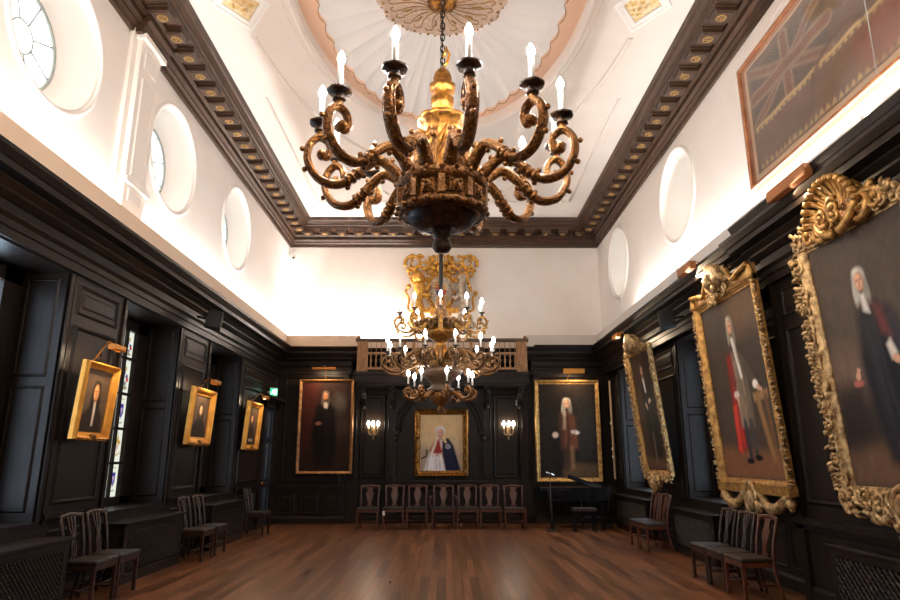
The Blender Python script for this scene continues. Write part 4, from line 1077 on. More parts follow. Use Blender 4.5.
# A
A = picture('huge portrait of a seated grey-wigged person in a dark coat, rococo gilt frame, right wall', 1.48, 2.44, 0.13, (4.13, 5.90, 1.21), wall_rot('R', lean_deg(0.16, 2.5)), paint_A(), M_GILT3, 0.9)
mb = MB(); w2 = 1.48 / 2 + 0.1; z0, z1 = 0.06, 2.44 + 0.2
for q0, q1, nn_, st_, am_, sd_ in (((-w2, 0.1), (-w2, z1), (-1, 0), 0.095, 0.13, 3), ((w2, 0.1), (w2, z1), (1, 0), 0.095, 0.13, 4), ((-w2, z0), (w2, z0), (0, -1), 0.085, 0.16, 5), ((-w2, z1), (w2, z1), (0, 1), 0.11, 0.15, 6)):
    mb = MB(); rococo_side(mb, q0, q1, nn_, st_, am_, sd_); mb.build('carved_border', M_GILT3, A)
mb = MB()
for k in range(15):
    a = 0.25 + (PI - 0.5) * k / 14; R_ = 0.40 + 0.03 * math.sin(a)
    mb.tube(spline([(0.07 * math.cos(a), -0.12, z1 + 0.05 * math.sin(a)), (0.55 * R_ * math.cos(a), -0.06, z1 + 0.62 * R_ * math.sin(a)), (R_ * math.cos(a), -0.13, z1 + 1.05 * R_ * math.sin(a)), (1.1 * R_ * math.cos(a), -0.2, z1 + 1.1 * R_ * math.sin(a))], 4), [0.014 + 0.0018 * i for i in range(13)], 7)
    mb.ball((1.08 * R_ * math.cos(a), -0.2, z1 + 1.1 * R_ * math.sin(a)), 0.034, 8)
mb.prism([(0.42 * math.cos(0.25 + (PI - 0.5) * k / 14), 0.44 * math.sin(0.25 + (PI - 0.5) * k / 14)) for k in range(15)] + [(-0.1, -0.02), (0.1, -0.02)], -0.02, -0.07, lambda a, b, h: (a, h, z1 + b))
for s_, q in ((1, 0.16), (-1, 0.2), (1, 0.27)): blob_scroll(mb, 0.1 * s_, z1 + q * 0.6 - 0.02, 0.1, 1.0 * s_, s_, 0.03, -0.2, 1.3)
for s in (-1, 1):
    blob_scroll(mb, s * 0.3, z1 + 0.06, 0.16, PI / 2, -s, 0.045, -0.1, 1.3); blob_scroll(mb, s * 0.55, z1 + 0.08, 0.13, PI / 2, s, 0.04, -0.09, 1.3)
    mb.tube(spline([(s * 0.05, -0.14, z1 - 0.08), (s * 0.22, -0.16, z1 - 0.02), (s * 0.4, -0.12, z1 + 0.16), (s * 0.62, -0.1, z1 + 0.12)], 5), [0.05 - 0.002 * i for i in range(16)], 8)
mb.build('shell_crest', M_GILT, A)
mb = MB(); mb.ball((0.05, -0.1, -0.03), 0.12, 16, (1.1, 0.5, 1.2)); mb.tube([(0.05 + 0.15 * math.cos(2 * PI * k / 20), -0.1, -0.03 + 0.18 * math.sin(2 * PI * k / 20)) for k in range(21)], 0.035, 7)
for s in (-1, 1): blob_scroll(mb, s * 0.32, -0.06, 0.13, 0, s, 0.04, -0.08); blob_scroll(mb, s * 0.12, -0.2, 0.1, -PI / 2, -s, 0.035, -0.08)
mb.build('cartouche', M_GILT3, A)

# B
B = picture('tall portrait of a standing wigged figure with red cloak, gilt pedimented frame, right wall', 1.74, 2.47, 0.12, (4.16, 8.86, 1.22), wall_rot('R', lean_deg(0.17, 2.6)), paint_B(), M_GILT, 1.0)
mb = MB(); w2 = 1.74 / 2 + 0.12
rococo_side(mb, (-w2 + 0.02, 0.05), (-w2 + 0.02, 2.66), (-1, 0), 0.085, 0.07, 13); mb.build('carved_border', M_GILT3, B); mb = MB(); rococo_side(mb, (w2 - 0.02, 0.05), (w2 - 0.02, 2.66), (1, 0), 0.085, 0.07, 14)
mb.build('carved_border', M_GILT3, B)
mb = MB(); zt = 2.47 + 0.24
mb.prism([(-w2, zt - 0.08), (w2, zt - 0.08), (w2, zt + 0.14), (w2 - 0.22, zt + 0.16), (0.5, zt + 0.05), (0.3, zt + 0.2), (-0.3, zt + 0.2), (-0.5, zt + 0.05), (-w2 + 0.22, zt + 0.16), (-w2, zt + 0.14)], 0.0, -0.06, lambda a, b, h: (a, h, b))
for s in (-1, 1):
    mb.tube(spline([(s * (w2 - 0.02), -0.1, zt + 0.14), (s * (w2 - 0.3), -0.1, zt + 0.1), (s * 0.5, -0.1, zt + 0.06), (s * 0.36, -0.1, zt + 0.24)], 5), 0.035, 8)
    mb.ball((s * (w2 - 0.02), -0.08, zt + 0.02), 0.07, 8, (1, 0.6, 1.6))
mb.build('pediment', M_GILT, B)
mb = MB(); mb.prism([(-w2 - 0.02, 0), (w2 + 0.02, 0), (w2 + 0.02, 0.12), (-w2 - 0.02, 0.12)], 0.0, -0.12, lambda a, b, h: (a, h, b - 0.05)); mb.build('lower_moulding', M_GILT, B)
mb = MB(); shell(mb, 0, zt + 0.14, 0.22, 0.3, PI - 0.3, 9, -0.06); mb.ball((0, -0.14, zt + 0.06), 0.06, 12, (1, 0.8, 1.2))
rnd = random.Random(4)
for k in range(26): blob_scroll(mb, rnd.uniform(-0.32, 0.32), zt + rnd.uniform(-0.12, 0.34), rnd.uniform(0.05, 0.1), rnd.uniform(0, 6), rnd.choice((-1, 1)), 0.022, -0.1)
mb.build('carved_crest', M_GILT3, B)
mb = MB()
mb.ball((0, -0.1, -0.14), 0.12, 14, (1, 0.6, 1.2)); mb.tube([(0.16 * math.cos(2 * PI * k / 20), -0.1, -0.14 + 0.22 * math.sin(2 * PI * k / 20)) for k in range(21)], 0.045, 7)
for s in (-1, 1):
    mb.tube(spline([(s * 0.2, -0.08, -0.02), (s * 0.4, -0.1, -0.19), (s * 0.62, -0.1, -0.22), (s * 0.85, -0.08, -0.1), (s * 0.95, -0.06, -0.02)], 5), [0.04 + 0.035 * math.sin(PI * i / 20) for i in range(21)], 8)
    blob_scroll(mb, s * 0.16, -0.24, 0.08, 0, s, 0.04, -0.09); mb.ball((s * 0.93, -0.07, -0.14), 0.07, 8); mb.ball((s * 0.93, -0.07, -0.2), 0.04, 8)
mb.build('cartouche_and_swags', M_GILT3, B)

# C
Cc = picture('narrow-looking far portrait of a dark-robed figure with white neckcloth, gilt frame, right wall', 1.36, 2.3, 0.10, (4.18, 12.86, 1.29), wall_rot('R', lean_deg(0.24, 2.3)), paint_C(), M_GILT, 0.9)
mb = MB(); w2 = 1.36 / 2 + 0.08
for a, b, n, sd in (((-w2, 0.05), (-w2, 2.45), (-1, 0), 21), ((w2, 0.05), (w2, 2.45), (1, 0), 22), ((-w2, 0.04), (w2, 0.04), (0, -1), 23), ((-w2, 2.45), (w2, 2.45), (0, 1), 24)): mb = MB(); rococo_side(mb, a, b, n, 0.11, 0.10, sd); mb.build('carved_border', M_GILT3, Cc)
mb = MB(); shell(mb, 0, 2.5, 0.26, 0.3, PI - 0.3, 9, -0.08)
for s in (-1, 1): blob_scroll(mb, s * 0.26, 2.52, 0.14, PI / 2, -s, 0.04, -0.08)
mb.build('shell_crest', M_GILT3, Cc)
mb = MB(); shell(mb, 0, -0.02, 0.22, -0.3, -PI + 0.3, 7, -0.08)
for s in (-1, 1): blob_scroll(mb, s * 0.24, -0.08, 0.1, 0, s, 0.035, -0.08)
mb.build('shell_pendant', M_GILT3, Cc)


# back wall pictures
def paint_P1():
    p = Paint(1.40, 2.36, (44, 28, 22), 110); a = p.asp
    p.poly([(0, 1), (a * 0.35, 1), (a * 0.25, 0.3), (0, 0.2)], (66, 30, 24), 0.1); p.ell(a * 0.75, 0.75, a * 0.15, 0.12, (74, 64, 56), 0.8); p.ell(a * 0.8, 0.5, a * 0.16, 0.14, (62, 46, 36), 0.9)
    p.poly([(a * 0.3, 0.72), (a * 0.5, 0.78), (a * 0.68, 0.7), (a * 0.72, 0.3), (a * 0.65, 0.06), (a * 0.32, 0.06), (a * 0.22, 0.4)], (20, 15, 15), 0.06)
    p.poly([(a * 0.44, 0.77), (a * 0.54, 0.77), (a * 0.52, 0.70), (a * 0.45, 0.71)], (206, 190, 170), 0.02); p.ell(a * 0.36, 0.53, 0.035, 0.02, (170, 120, 90), 0.6)
    folds(p, ((a * 0.32, 0.68), (a * 0.66, 0.68), (a * 0.68, 0.1), (a * 0.28, 0.1)), (28, 20, 19), 8, 7); face(p, a * 0.48, 0.84, 0.058, (190, 124, 84), (104, 86, 72)); return p.noise(0.10, 24)


def paint_P2():
    p = Paint(1.48, 2.46, (36, 27, 20), 110); a = p.asp
    p.poly([(a * 0.1, 0), (a, 0), (a, 0.14), (a * 0.6, 0.16)], (84, 62, 38), 0.05); p.ell(a * 0.8, 0.6, a * 0.2, 0.3, (46, 38, 28), 1.0)
    p.poly([(a * 0.36, 0.68), (a * 0.52, 0.72), (a * 0.64, 0.64), (a * 0.66, 0.45), (a * 0.66, 0.3), (a * 0.36, 0.3), (a * 0.36, 0.5)], (86, 50, 32), 0.04)
    p.poly([(a * 0.2, 0.45), (a * 0.36, 0.46), (a * 0.4, 0.0), (a * 0.25, 0.0)], (28, 20, 17), 0.06)
    p.line([(a * 0.46, 0.32), (a * 0.46, 0.1)], 0.05, (60, 38, 26), 0.03); p.line([(a * 0.56, 0.32), (a * 0.56, 0.1)], 0.04, (120, 84, 54), 0.03)
    p.line([(a * 0.45, 0.7), (a * 0.44, 0.52)], 0.025, (190, 160, 130), 0.02); p.ell(a * 0.28, 0.45, 0.03, 0.03, (206, 176, 150), 0.6); p.ell(a * 0.62, 0.48, 0.045, 0.022, (220, 200, 180), 0.5, -0.2)
    folds(p, ((a * 0.38, 0.64), (a * 0.62, 0.64), (a * 0.65, 0.32), (a * 0.38, 0.32)), (86, 50, 32), 7, 8); face(p, a * 0.49, 0.785, 0.062, (206, 150, 114), (188, 170, 142)); return p.noise(0.10, 24)


def paint_P3():
    p = Paint(1.14, 1.5, (196, 172, 136), 110); a = p.asp
    p.ell(a * 0.5, 0.8, a * 0.6, 0.3, (214, 180, 130), 1.2); p.poly([(0, 0), (a, 0), (a, 0.3), (0, 0.42)], (172, 150, 126), 0.1)
    p.poly([(a * 0.10, 0), (a * 0.60, 0), (a * 0.5, 0.3), (a * 0.4, 0.38), (a * 0.2, 0.28)], (226, 216, 214), 0.03)
    p.poly([(a * 0.50, 0.56), (a * 0.66, 0.58), (a * 0.78, 0.45), (a * 0.95, 0.0), (a * 0.6, 0.0), (a * 0.52, 0.3)], (28, 30, 52), 0.03)
    p.poly([(a * 0.36, 0.56), (a * 0.50, 0.56), (a * 0.52, 0.3), (a * 0.30, 0.3), (a * 0.22, 0.36)], (150, 44, 40), 0.04)
    p.line([(a * 0.4, 0.6), (a * 0.34, 0.45), (a * 0.26, 0.28)], 0.045, (222, 204, 180), 0.02); p.line([(a * 0.54, 0.6), (a * 0.6, 0.5)], 0.04, (226, 200, 140), 0.02); p.poly([(a * 0.45, 0.55), (a * 0.53, 0.55), (a * 0.5, 0.38)], (214, 196, 186), 0.03)
    p.ell(a * 0.65, 0.43, 0.045, 0.04, (200, 205, 214), 0.4); p.ell(a * 0.65, 0.43, 0.022, 0.02, (120, 40, 50), 0.5)
    p.line([(a * 0.3, 0.26), (a * 0.5, 0.3)], 0.035, (206, 160, 140), 0.03); p.line([(a * 0.05, 0.22), (a * 0.16, 0.26), (a * 0.16, 0.36)], 0.03, (60, 50, 40), 0.02)
    folds(p, ((a * 0.22, 0.3), (a * 0.48, 0.3), (a * 0.56, 0.02), (a * 0.14, 0.02)), (216, 206, 204), 7, 9); folds(p, ((a * 0.54, 0.5), (a * 0.72, 0.5), (a * 0.9, 0.02), (a * 0.62, 0.02)), (34, 37, 60), 6, 10); p.ell(a * 0.47, 0.72, 0.085, 0.075, (226, 216, 208), 0.5); p.ell(a * 0.42, 0.70, 0.04, 0.06, (206, 196, 190), 0.6); face(p, a * 0.475, 0.675, 0.10, (220, 160, 138), None)
    return p.noise(0.06)


picture('dim full-length portrait of a dark-gowned figure with white neck bands, left of the gallery', 1.30, 2.28, 0.075, (-3.15, 17.10, 1.22), wall_rot('B', 0.03), paint_P1(), mat('worn_gilt', lin((176, 126, 74)), 0.45, metal=0.4, col2=lin((130, 86, 50)), scale=10), 0.8)
picture('full-length portrait of a brown-coated figure leaning on one hand, above the piano', 1.50, 2.40, 0.11, (3.19, 17.10, 1.02), wall_rot('B', 0.03), paint_P2(), M_GILT, 0.8)
P3 = picture('small bright portrait of a white-haired figure in robes under the arch, middle of end wall', 1.12, 1.44, 0.15, (-0.12, 17.3, 1.15), wall_rot('B', 0.02), paint_P3(), M_GILT2, 0.9)
mb = MB()
for k in range(10): mb.ball((0.62 * (1 if k % 2 else -1), -0.08, 0.12 + 0.3 * (k // 2)), 0.05, 8, (0.7, 0.6, 1.6))
blob_scroll(mb, -0.06, 1.66, 0.08, 0, 1, 0.03, -0.08); blob_scroll(mb, 0.06, 1.66, 0.08, PI, -1, 0.03, -0.08)
mb.build('corner_carving', M_GILT2, P3)


def paint_L(face_xy, s, skin, coat, bg, white, hands=False):
    p = Paint(0.72, 0.82, bg, 80); a = p.asp; x, y = face_xy
    p.ell(a * 0.5, 0.55, a * 0.6, 0.6, tuple(int(c * 1.3) for c in bg), 1.4)
    p.poly([(a * 0.1, 0), (a * 0.12, 0.25), (a * x - 0.1, y - 0.2), (a * x + 0.12, y - 0.2), (a * 0.9, 0.25), (a * 0.92, 0)], coat, 0.06)
    if white: p.poly([(a * x - 0.03, y - 0.13), (a * x + 0.05, y - 0.13), (a * x + 0.05, 0.12), (a * x - 0.01, 0.1)], (214, 196, 170), 0.03)
    if hands: p.ell(a * 0.45, 0.12, 0.05, 0.04, (206, 180, 156), 0.5); p.ell(a * 0.65, 0.12, 0.05, 0.04, (206, 180, 156), 0.5)
    face(p, a * x, y, s, skin, sh(bg, 0.7))
    return p.noise(0.06, 20)


for lab, yc, x, z, w, h, fw, pt in (
    ('gilt-framed head portrait with a long white cravat, before the nearest pier on the left', 7.98, -4.38, 1.83, 0.60, 0.76, 0.085, paint_L((0.55, 0.64), 0.18, (226, 156, 100), (46, 34, 28), (76, 60, 46), True)),
    ('gilt-framed portrait of a pale blurred face, on the pier between the two heraldic windows', 11.5, -4.40, 1.84, 0.78, 0.72, 0.13, paint_L((0.55, 0.66), 0.16, (222, 168, 120), (30, 24, 22), (70, 55, 43), False)),
    ('gilt-framed portrait with small pale hands, on the pier beside the corner door', 14.55, -4.38, 1.80, 0.78, 0.82, 0.11, paint_L((0.5, 0.68), 0.14, (224, 160, 110), (40, 30, 27), (66, 52, 42), False, True))):
    t = picture(lab, w, h, fw, (x, yc, z), wall_rot('L', 0.06), pt, M_GILTS, 1.0)
    mb = MB(); mb.ball((0, -0.08, fw * 0.5), 0.05, 10, (1.8, 0.5, 0.6))
    for k in range(7): mb.ball(((k - 3) * w / 6, -0.07, 0.0), 0.035, 8, (1.6, 0.6, 0.6))
    mb.build('base_carving', M_GILT2, t)
    mb = MB(); mb.tube([(-0.06, 0.03, h + 2 * fw), (0, 0.01, h + 2 * fw + 0.1), (0.06, 0.03, h + 2 * fw)], 0.008, 6); mb.ball((0, 0.0, h + 2 * fw + 0.1), 0.02, 8); mb.build('hanging_hook', M_IRON, t)


# ---- picture lights
def picture_light(label, loc, length, base, aim, mbody, watts=8, rz=0.0, tall=0.09, group='picture lights'):
    """housing centred at loc, length along local x, arm running back to `base`"""
    t = thing('picture_light', label, 'picture light', loc, (0, 0, rz))
    mb = MB(); mb.box(-length / 2, length / 2, -0.05, 0.05, -tall / 2, tall / 2); mb.build('housing', mbody, t, 0.012)
    Mi = Matrix.Translation(Vector(loc)) @ Matrix.Rotation(rz, 4, 'Z'); q = Mi.inverted() @ Vector(base)
    mb = MB(); mb.tube(spline([(0, 0.04, 0), (q.x * 0.3, q.y * 0.35, 0.08), (q.x * 0.8, q.y * 0.8, q.z + 0.06), q], 5), 0.009, 6); mb.build('arm', M_BRASS, t)
    if watts:
        l = area('picture_lamp', (0, 0, 0), (0, 0, -1), length * 0.8, 0.05, watts, (1.0, 0.76, 0.5)); l.parent = t
        d = (Mi.inverted().to_3x3() @ (Vector(aim) - Vector(loc))).normalized()
        l.location = (0, 0, -tall / 2 - 0.012); l.rotation_euler = d.to_track_quat('-Z', 'Y').to_euler()
    return t


picture_light('brass picture light over the nearest small portrait on the left, seen against heraldic glass', (-4.12, 7.95, 2.95), 0.28, (-4.46, 7.98, 2.76), (-4.38, 7.98, 2.3), M_LAMPBRASS, 4, PI / 2, 0.07)
picture_light('brass picture light over the pale blurred face, seen against the dark shutter', (-4.12, 11.5, 2.93), 0.3, (-4.46, 11.5, 2.80), (-4.4, 11.5, 2.35), M_LAMPBRASS, 4, PI / 2, 0.07)
picture_light('brass picture light next to the green exit sign in the left corner', (-4.12, 14.75, 2.96), 0.3, (-4.46, 14.6, 2.83), (-4.4, 14.55, 2.35), M_LAMPBRASS, 4, PI / 2, 0.07)
picture_light('slim brass picture light above the dark-gowned portrait left of the gallery', (-3.2, 16.7, 3.90), 0.62, (-3.2, 17.16, 3.62), (-3.24, 17.1, 2.6), M_LAMPBRASS, 10, 0, 0.06)
picture_light('brass picture light above the brown-coated portrait over the piano', (3.35, 16.72, 3.84), 0.56, (3.2, 17.16, 3.58), (3.22, 17.1, 2.6), M_LAMPBRASS, 8, 0, 0.12)
picture_light('long wooden-brown picture light over the huge rococo portrait, nearest on the right', (3.74, 6.47, 4.52), 0.80, (4.02, 6.2, 4.05), (4.1, 6.0, 2.6), M_BOX, 12, -PI / 2, 0.13)
picture_light('brown picture light tilted over the red-cloaked portrait, middle of the right wall', (3.73, 9.52, 4.46), 0.56, (4.05, 9.0, 4.1), (4.1, 8.9, 2.6), M_BOX, 12, -PI / 2, 0.12)
picture_light('small brass picture light over the farthest portrait on the right wall', (3.72, 13.75, 4.20), 0.42, (3.98, 13.4, 4.0), (4.1, 13.2, 2.6), M_LAMPBRASS, 8, -PI / 2, 0.10)

# ---- flag in its glazed case on the right wall
def paint_flag():
    p = Paint(4.6, 1.76, (112, 88, 74), 110); a = p.asp
    # canton with crosses, viewer's left
    cw, x0, y0, y1 = 1.05, 0.06, 0.42, 0.93
    p.poly([(x0, y0), (x0 + cw, y0), (x0 + cw, y1), (x0, y1)], (92, 76, 70), 0.02)
    for q in (((x0, y0), (x0 + cw, y1)), ((x0, y1), (x0 + cw, y0))): p.line(q, 0.10, (142, 116, 94), 0.02); p.line(q, 0.04, (128, 88, 70), 0.02)
    xm, ym = x0 + cw / 2, (y0 + y1) / 2
    for q in (((xm, y0), (xm, y1)), ((x0, ym), (x0 + cw, ym))): p.line(q, 0.13, (146, 120, 96), 0.02); p.line(q, 0.07, (126, 80, 64), 0.02)
    p.line([(x0, 0.40), (a - 0.06, 0.40)], 0.03, (196, 166, 116), 0.012)
    k = 0.05
    while k < a - 0.05: p.poly([(k, 0.36), (k + 0.05, 0.36), (k + 0.025, 0.40)], (190, 160, 112), 0.01); p.poly([(k, 0.02), (k + 0.06, 0.02), (k + 0.03, 0.075)], (176, 146, 100), 0.01); k += 0.07
    for cx, r in ((1.55, 0.24), (2.2, 0.3)):
        p.line([(cx + r * math.cos(t / 6), 0.66 + r * math.sin(t / 6)) for t in range(-8, 9)], 0.025, (138, 108, 84), 0.02)
    p.line([(1.3, 0.62), (1.8, 0.7)], 0.02, (146, 112, 86), 0.02)
    p.ell(1.6, 0.2, 0.3, 0.16, (126, 78, 64), 0.5); p.line([(1.2 + 0.35 * math.cos(t / 5), 0.2 + 0.3 * math.sin(t / 5)) for t in range(4, 16)], 0.03, (92, 66, 58), 0.03)
    p.ell(2.5, 0.2, 0.4, 0.14, (122, 80, 66), 0.6)
    return p.noise(0.10, 24)


fl = thing('framed_flag', 'faded naval flag in a long wooden glazed case high on the right wall', 'framed flag', (4.375, 5.98, 5.25), (0.0, 0, -PI / 2))
mb = MB(); frame_rect(mb, 4.6, 1.78, [(0, 0.0), (0, 0.09), (0.02, 0.10), (0.05, 0.10), (0.06, 0.08), (0.06, 0.0)], lambda x, z, k: (x, -k, z), 0.06); mb.build('frame', mat('flag_case_wood', lin((164, 104, 66)), 0.45, col2=lin((136, 82, 50)), scale=6), fl)
mb = MB(); mb.box(-2.3, 2.3, -0.02, 0.0, 0.04, 1.86); mb.build('backing', mat('case_linen', lin((206, 172, 132)), 0.8), fl)
paint_obj('flag', [paint_flag().data(lambda x, y: (-2.2 + x * 4.4, -0.03 - 0.008 * math.sin(x * 40), 0.18 + y * 1.6))], M_CLOTH, fl)
mg = bpy.data.materials.new('case_glass'); mg.use_nodes = True; nt = mg.node_tree; nt.nodes.remove(nt.nodes['Principled BSDF'])
g1 = nt.nodes.new('ShaderNodeBsdfTransparent'); g2 = nt.nodes.new('ShaderNodeBsdfGlossy'); g2.inputs['Roughness'].default_value = 0.08; gm = nt.nodes.new('ShaderNodeMixShader'); gm.inputs[0].default_value = 0.10
nt.links.new(g1.outputs[0], gm.inputs[1]); nt.links.new(g2.outputs[0], gm.inputs[2]); nt.links.new(gm.outputs[0], nt.nodes['Material Output'].inputs[0])
mb = MB(); mb.box(-2.3, 2.3, -0.075, -0.07, 0.06, 1.84); mb.build('glass', mg, fl)
mb = MB(); mb.box(-0.003, 0.003, -0.077, -0.068, 0.06, 1.84); mb.build('glazing_joint', M_LEAD, fl).location = (0.35, 0, 0)

# ---- wall sconces
def sconce(label, x):
    t = thing('wall_sconce', label, 'wall light', (x, YP, 2.28), (0, 0, 0))
    mb = MB(); mb.lathe([(0.005, -0.2), (0.03, -0.17), (0.02, -0.1), (0.05, -0.05), (0.06, 0.05), (0.04, 0.12), (0.05, 0.16), (0.02, 0.2)], 14, (0, -0.05, 0), sy=0.8); mb.build('backplate', M_GILT3, t)
    for a in (-1.0, 0.0, 1.0):
        dx, dy = math.sin(a) * 0.15, -math.cos(a) * 0.16
        mb = MB(); mb.tube(spline([(0, -0.05, 0.02), (dx * 0.4, dy * 0.5 - 0.03, -0.06), (dx * 0.9, dy * 0.9 - 0.03, -0.02), (dx, dy - 0.04, 0.08)], 5), 0.014, 8); arm = mb.build('arm', M_GILT3, t)
        mb = MB(); mb.lathe([(0.012, 0), (0.04, 0.015), (0.042, 0.025), (0.015, 0.03)], 14, (dx, dy - 0.04, 0.08)); mb.build('drip_pan', M_GILT3, arm)
        mb = MB(); mb.lathe([(0.014, 0), (0.014, 0.07)], 10, (dx, dy - 0.04, 0.105)); mb.build('candle', M_CANDLE, arm)
        mb = MB(); mb.lathe([(0.015, 0), (0.036, 0.03), (0.042, 0.055), (0.026, 0.095), (0.002, 0.13)], 12, (dx, dy - 0.04, 0.175)); mb.build('bulb', M_BULB3, arm)


sconce('three-bulb gilt wall sconce to the left of the middle portrait', -1.93)
sconce('three-bulb gilt wall sconce to the right of the middle portrait', 1.66)

# ---- radiator covers
def lattice(mb, w, z0, z1, y, st, t=0.015):
    """diagonal bars filling x 0..w, z z0..z1"""
    h = z1 - z0; k = -h
    while k < w:
        for s in (0, 1):
            a0 = max(0.0, -k); a1 = min(h, w - k)
            if a1 - a0 > 0.02:
                p = [(k + a0, a0), (k + a1, a1)]
                if s: p = [(k + a0, h - a0), (k + a1, h - a1)]
                mb.tube([(p[0][0], y - 0.004 * s, z0 + p[0][1]), (p[1][0], y - 0.004 * s, z0 + p[1][1])], t, 4)
        k += st


def cover(label, u0, u1, depth, h, side, fine, base_o=0.0, grille=True):
    w = u1 - u0
    loc = (XL + base_o, u0, 0) if side == 'L' else (XR - base_o, u1, 0)
    t = thing('radiator_cover', label, 'radiator cover', loc, (0, 0, PI / 2 if side == 'L' else -PI / 2), 'panelled radiator covers')
    # local x along wall, -y into the room
    mb = MB(); mb.box(0, w, -depth + 0.03, -depth + 0.05, 0.16, h - 0.1); mb.box(0.0, 0.06, -depth + 0.02, 0, 0, h - 0.04); mb.box(w - 0.06, w, -depth + 0.02, 0, 0, h - 0.04)
    mb.box(0, w, -depth + 0.0, -depth + 0.03, 0, 0.14)
    g = 0.10
    for x0, x1, z0, z1 in ((0, g, 0.14, h - 0.04), (w - g, w, 0.14, h - 0.04), (g, w - g, h - 0.12, h - 0.04)): mb.box(x0, x1, -depth, -depth + 0.035, z0, z1)
    mb.build('case', M_OAK, t, 0.004)
    mb = MB(); mb.box(-0.03, w + 0.03, -depth - 0.035, 0, h - 0.04, h); mb.build('top', M_OAK, t, 0.008)
    mb = MB(); lattice(mb, w - 2 * g, 0.15, h - 0.13, -depth + 0.012, fine)
    o = mb.build('grille', M_OAK, t); o.location = (g, 0, 0)


cover('lattice radiator cover in the near left corner under the first window', 4.6, 7.5, 0.40, 0.77, 'L', 0.06)
cover('low dark radiator cover under the nearer heraldic window on the left', 8.95, 10.88, 0.30, 0.78, 'L', 0.07)
cover('low dark radiator cover on the left beyond the paired chairs, under the farther heraldic window', 12.2, 14.1, 0.30, 0.79, 'L', 0.08)
cover('dark radiator cover on the right under the window between the two standing portraits', 10.36, 12.2, 0.28, 0.76, 'R', 0.07)
cover('dark radiator cover on the right under the farthest window', 13.8, 16.3, 0.26, 0.78, 'R', 0.08)
cover('big lattice radiator cover in the near right corner below the rococo portrait', 4.4, 7.3, 0.14, 0.72, 'R', 0.085, RB)

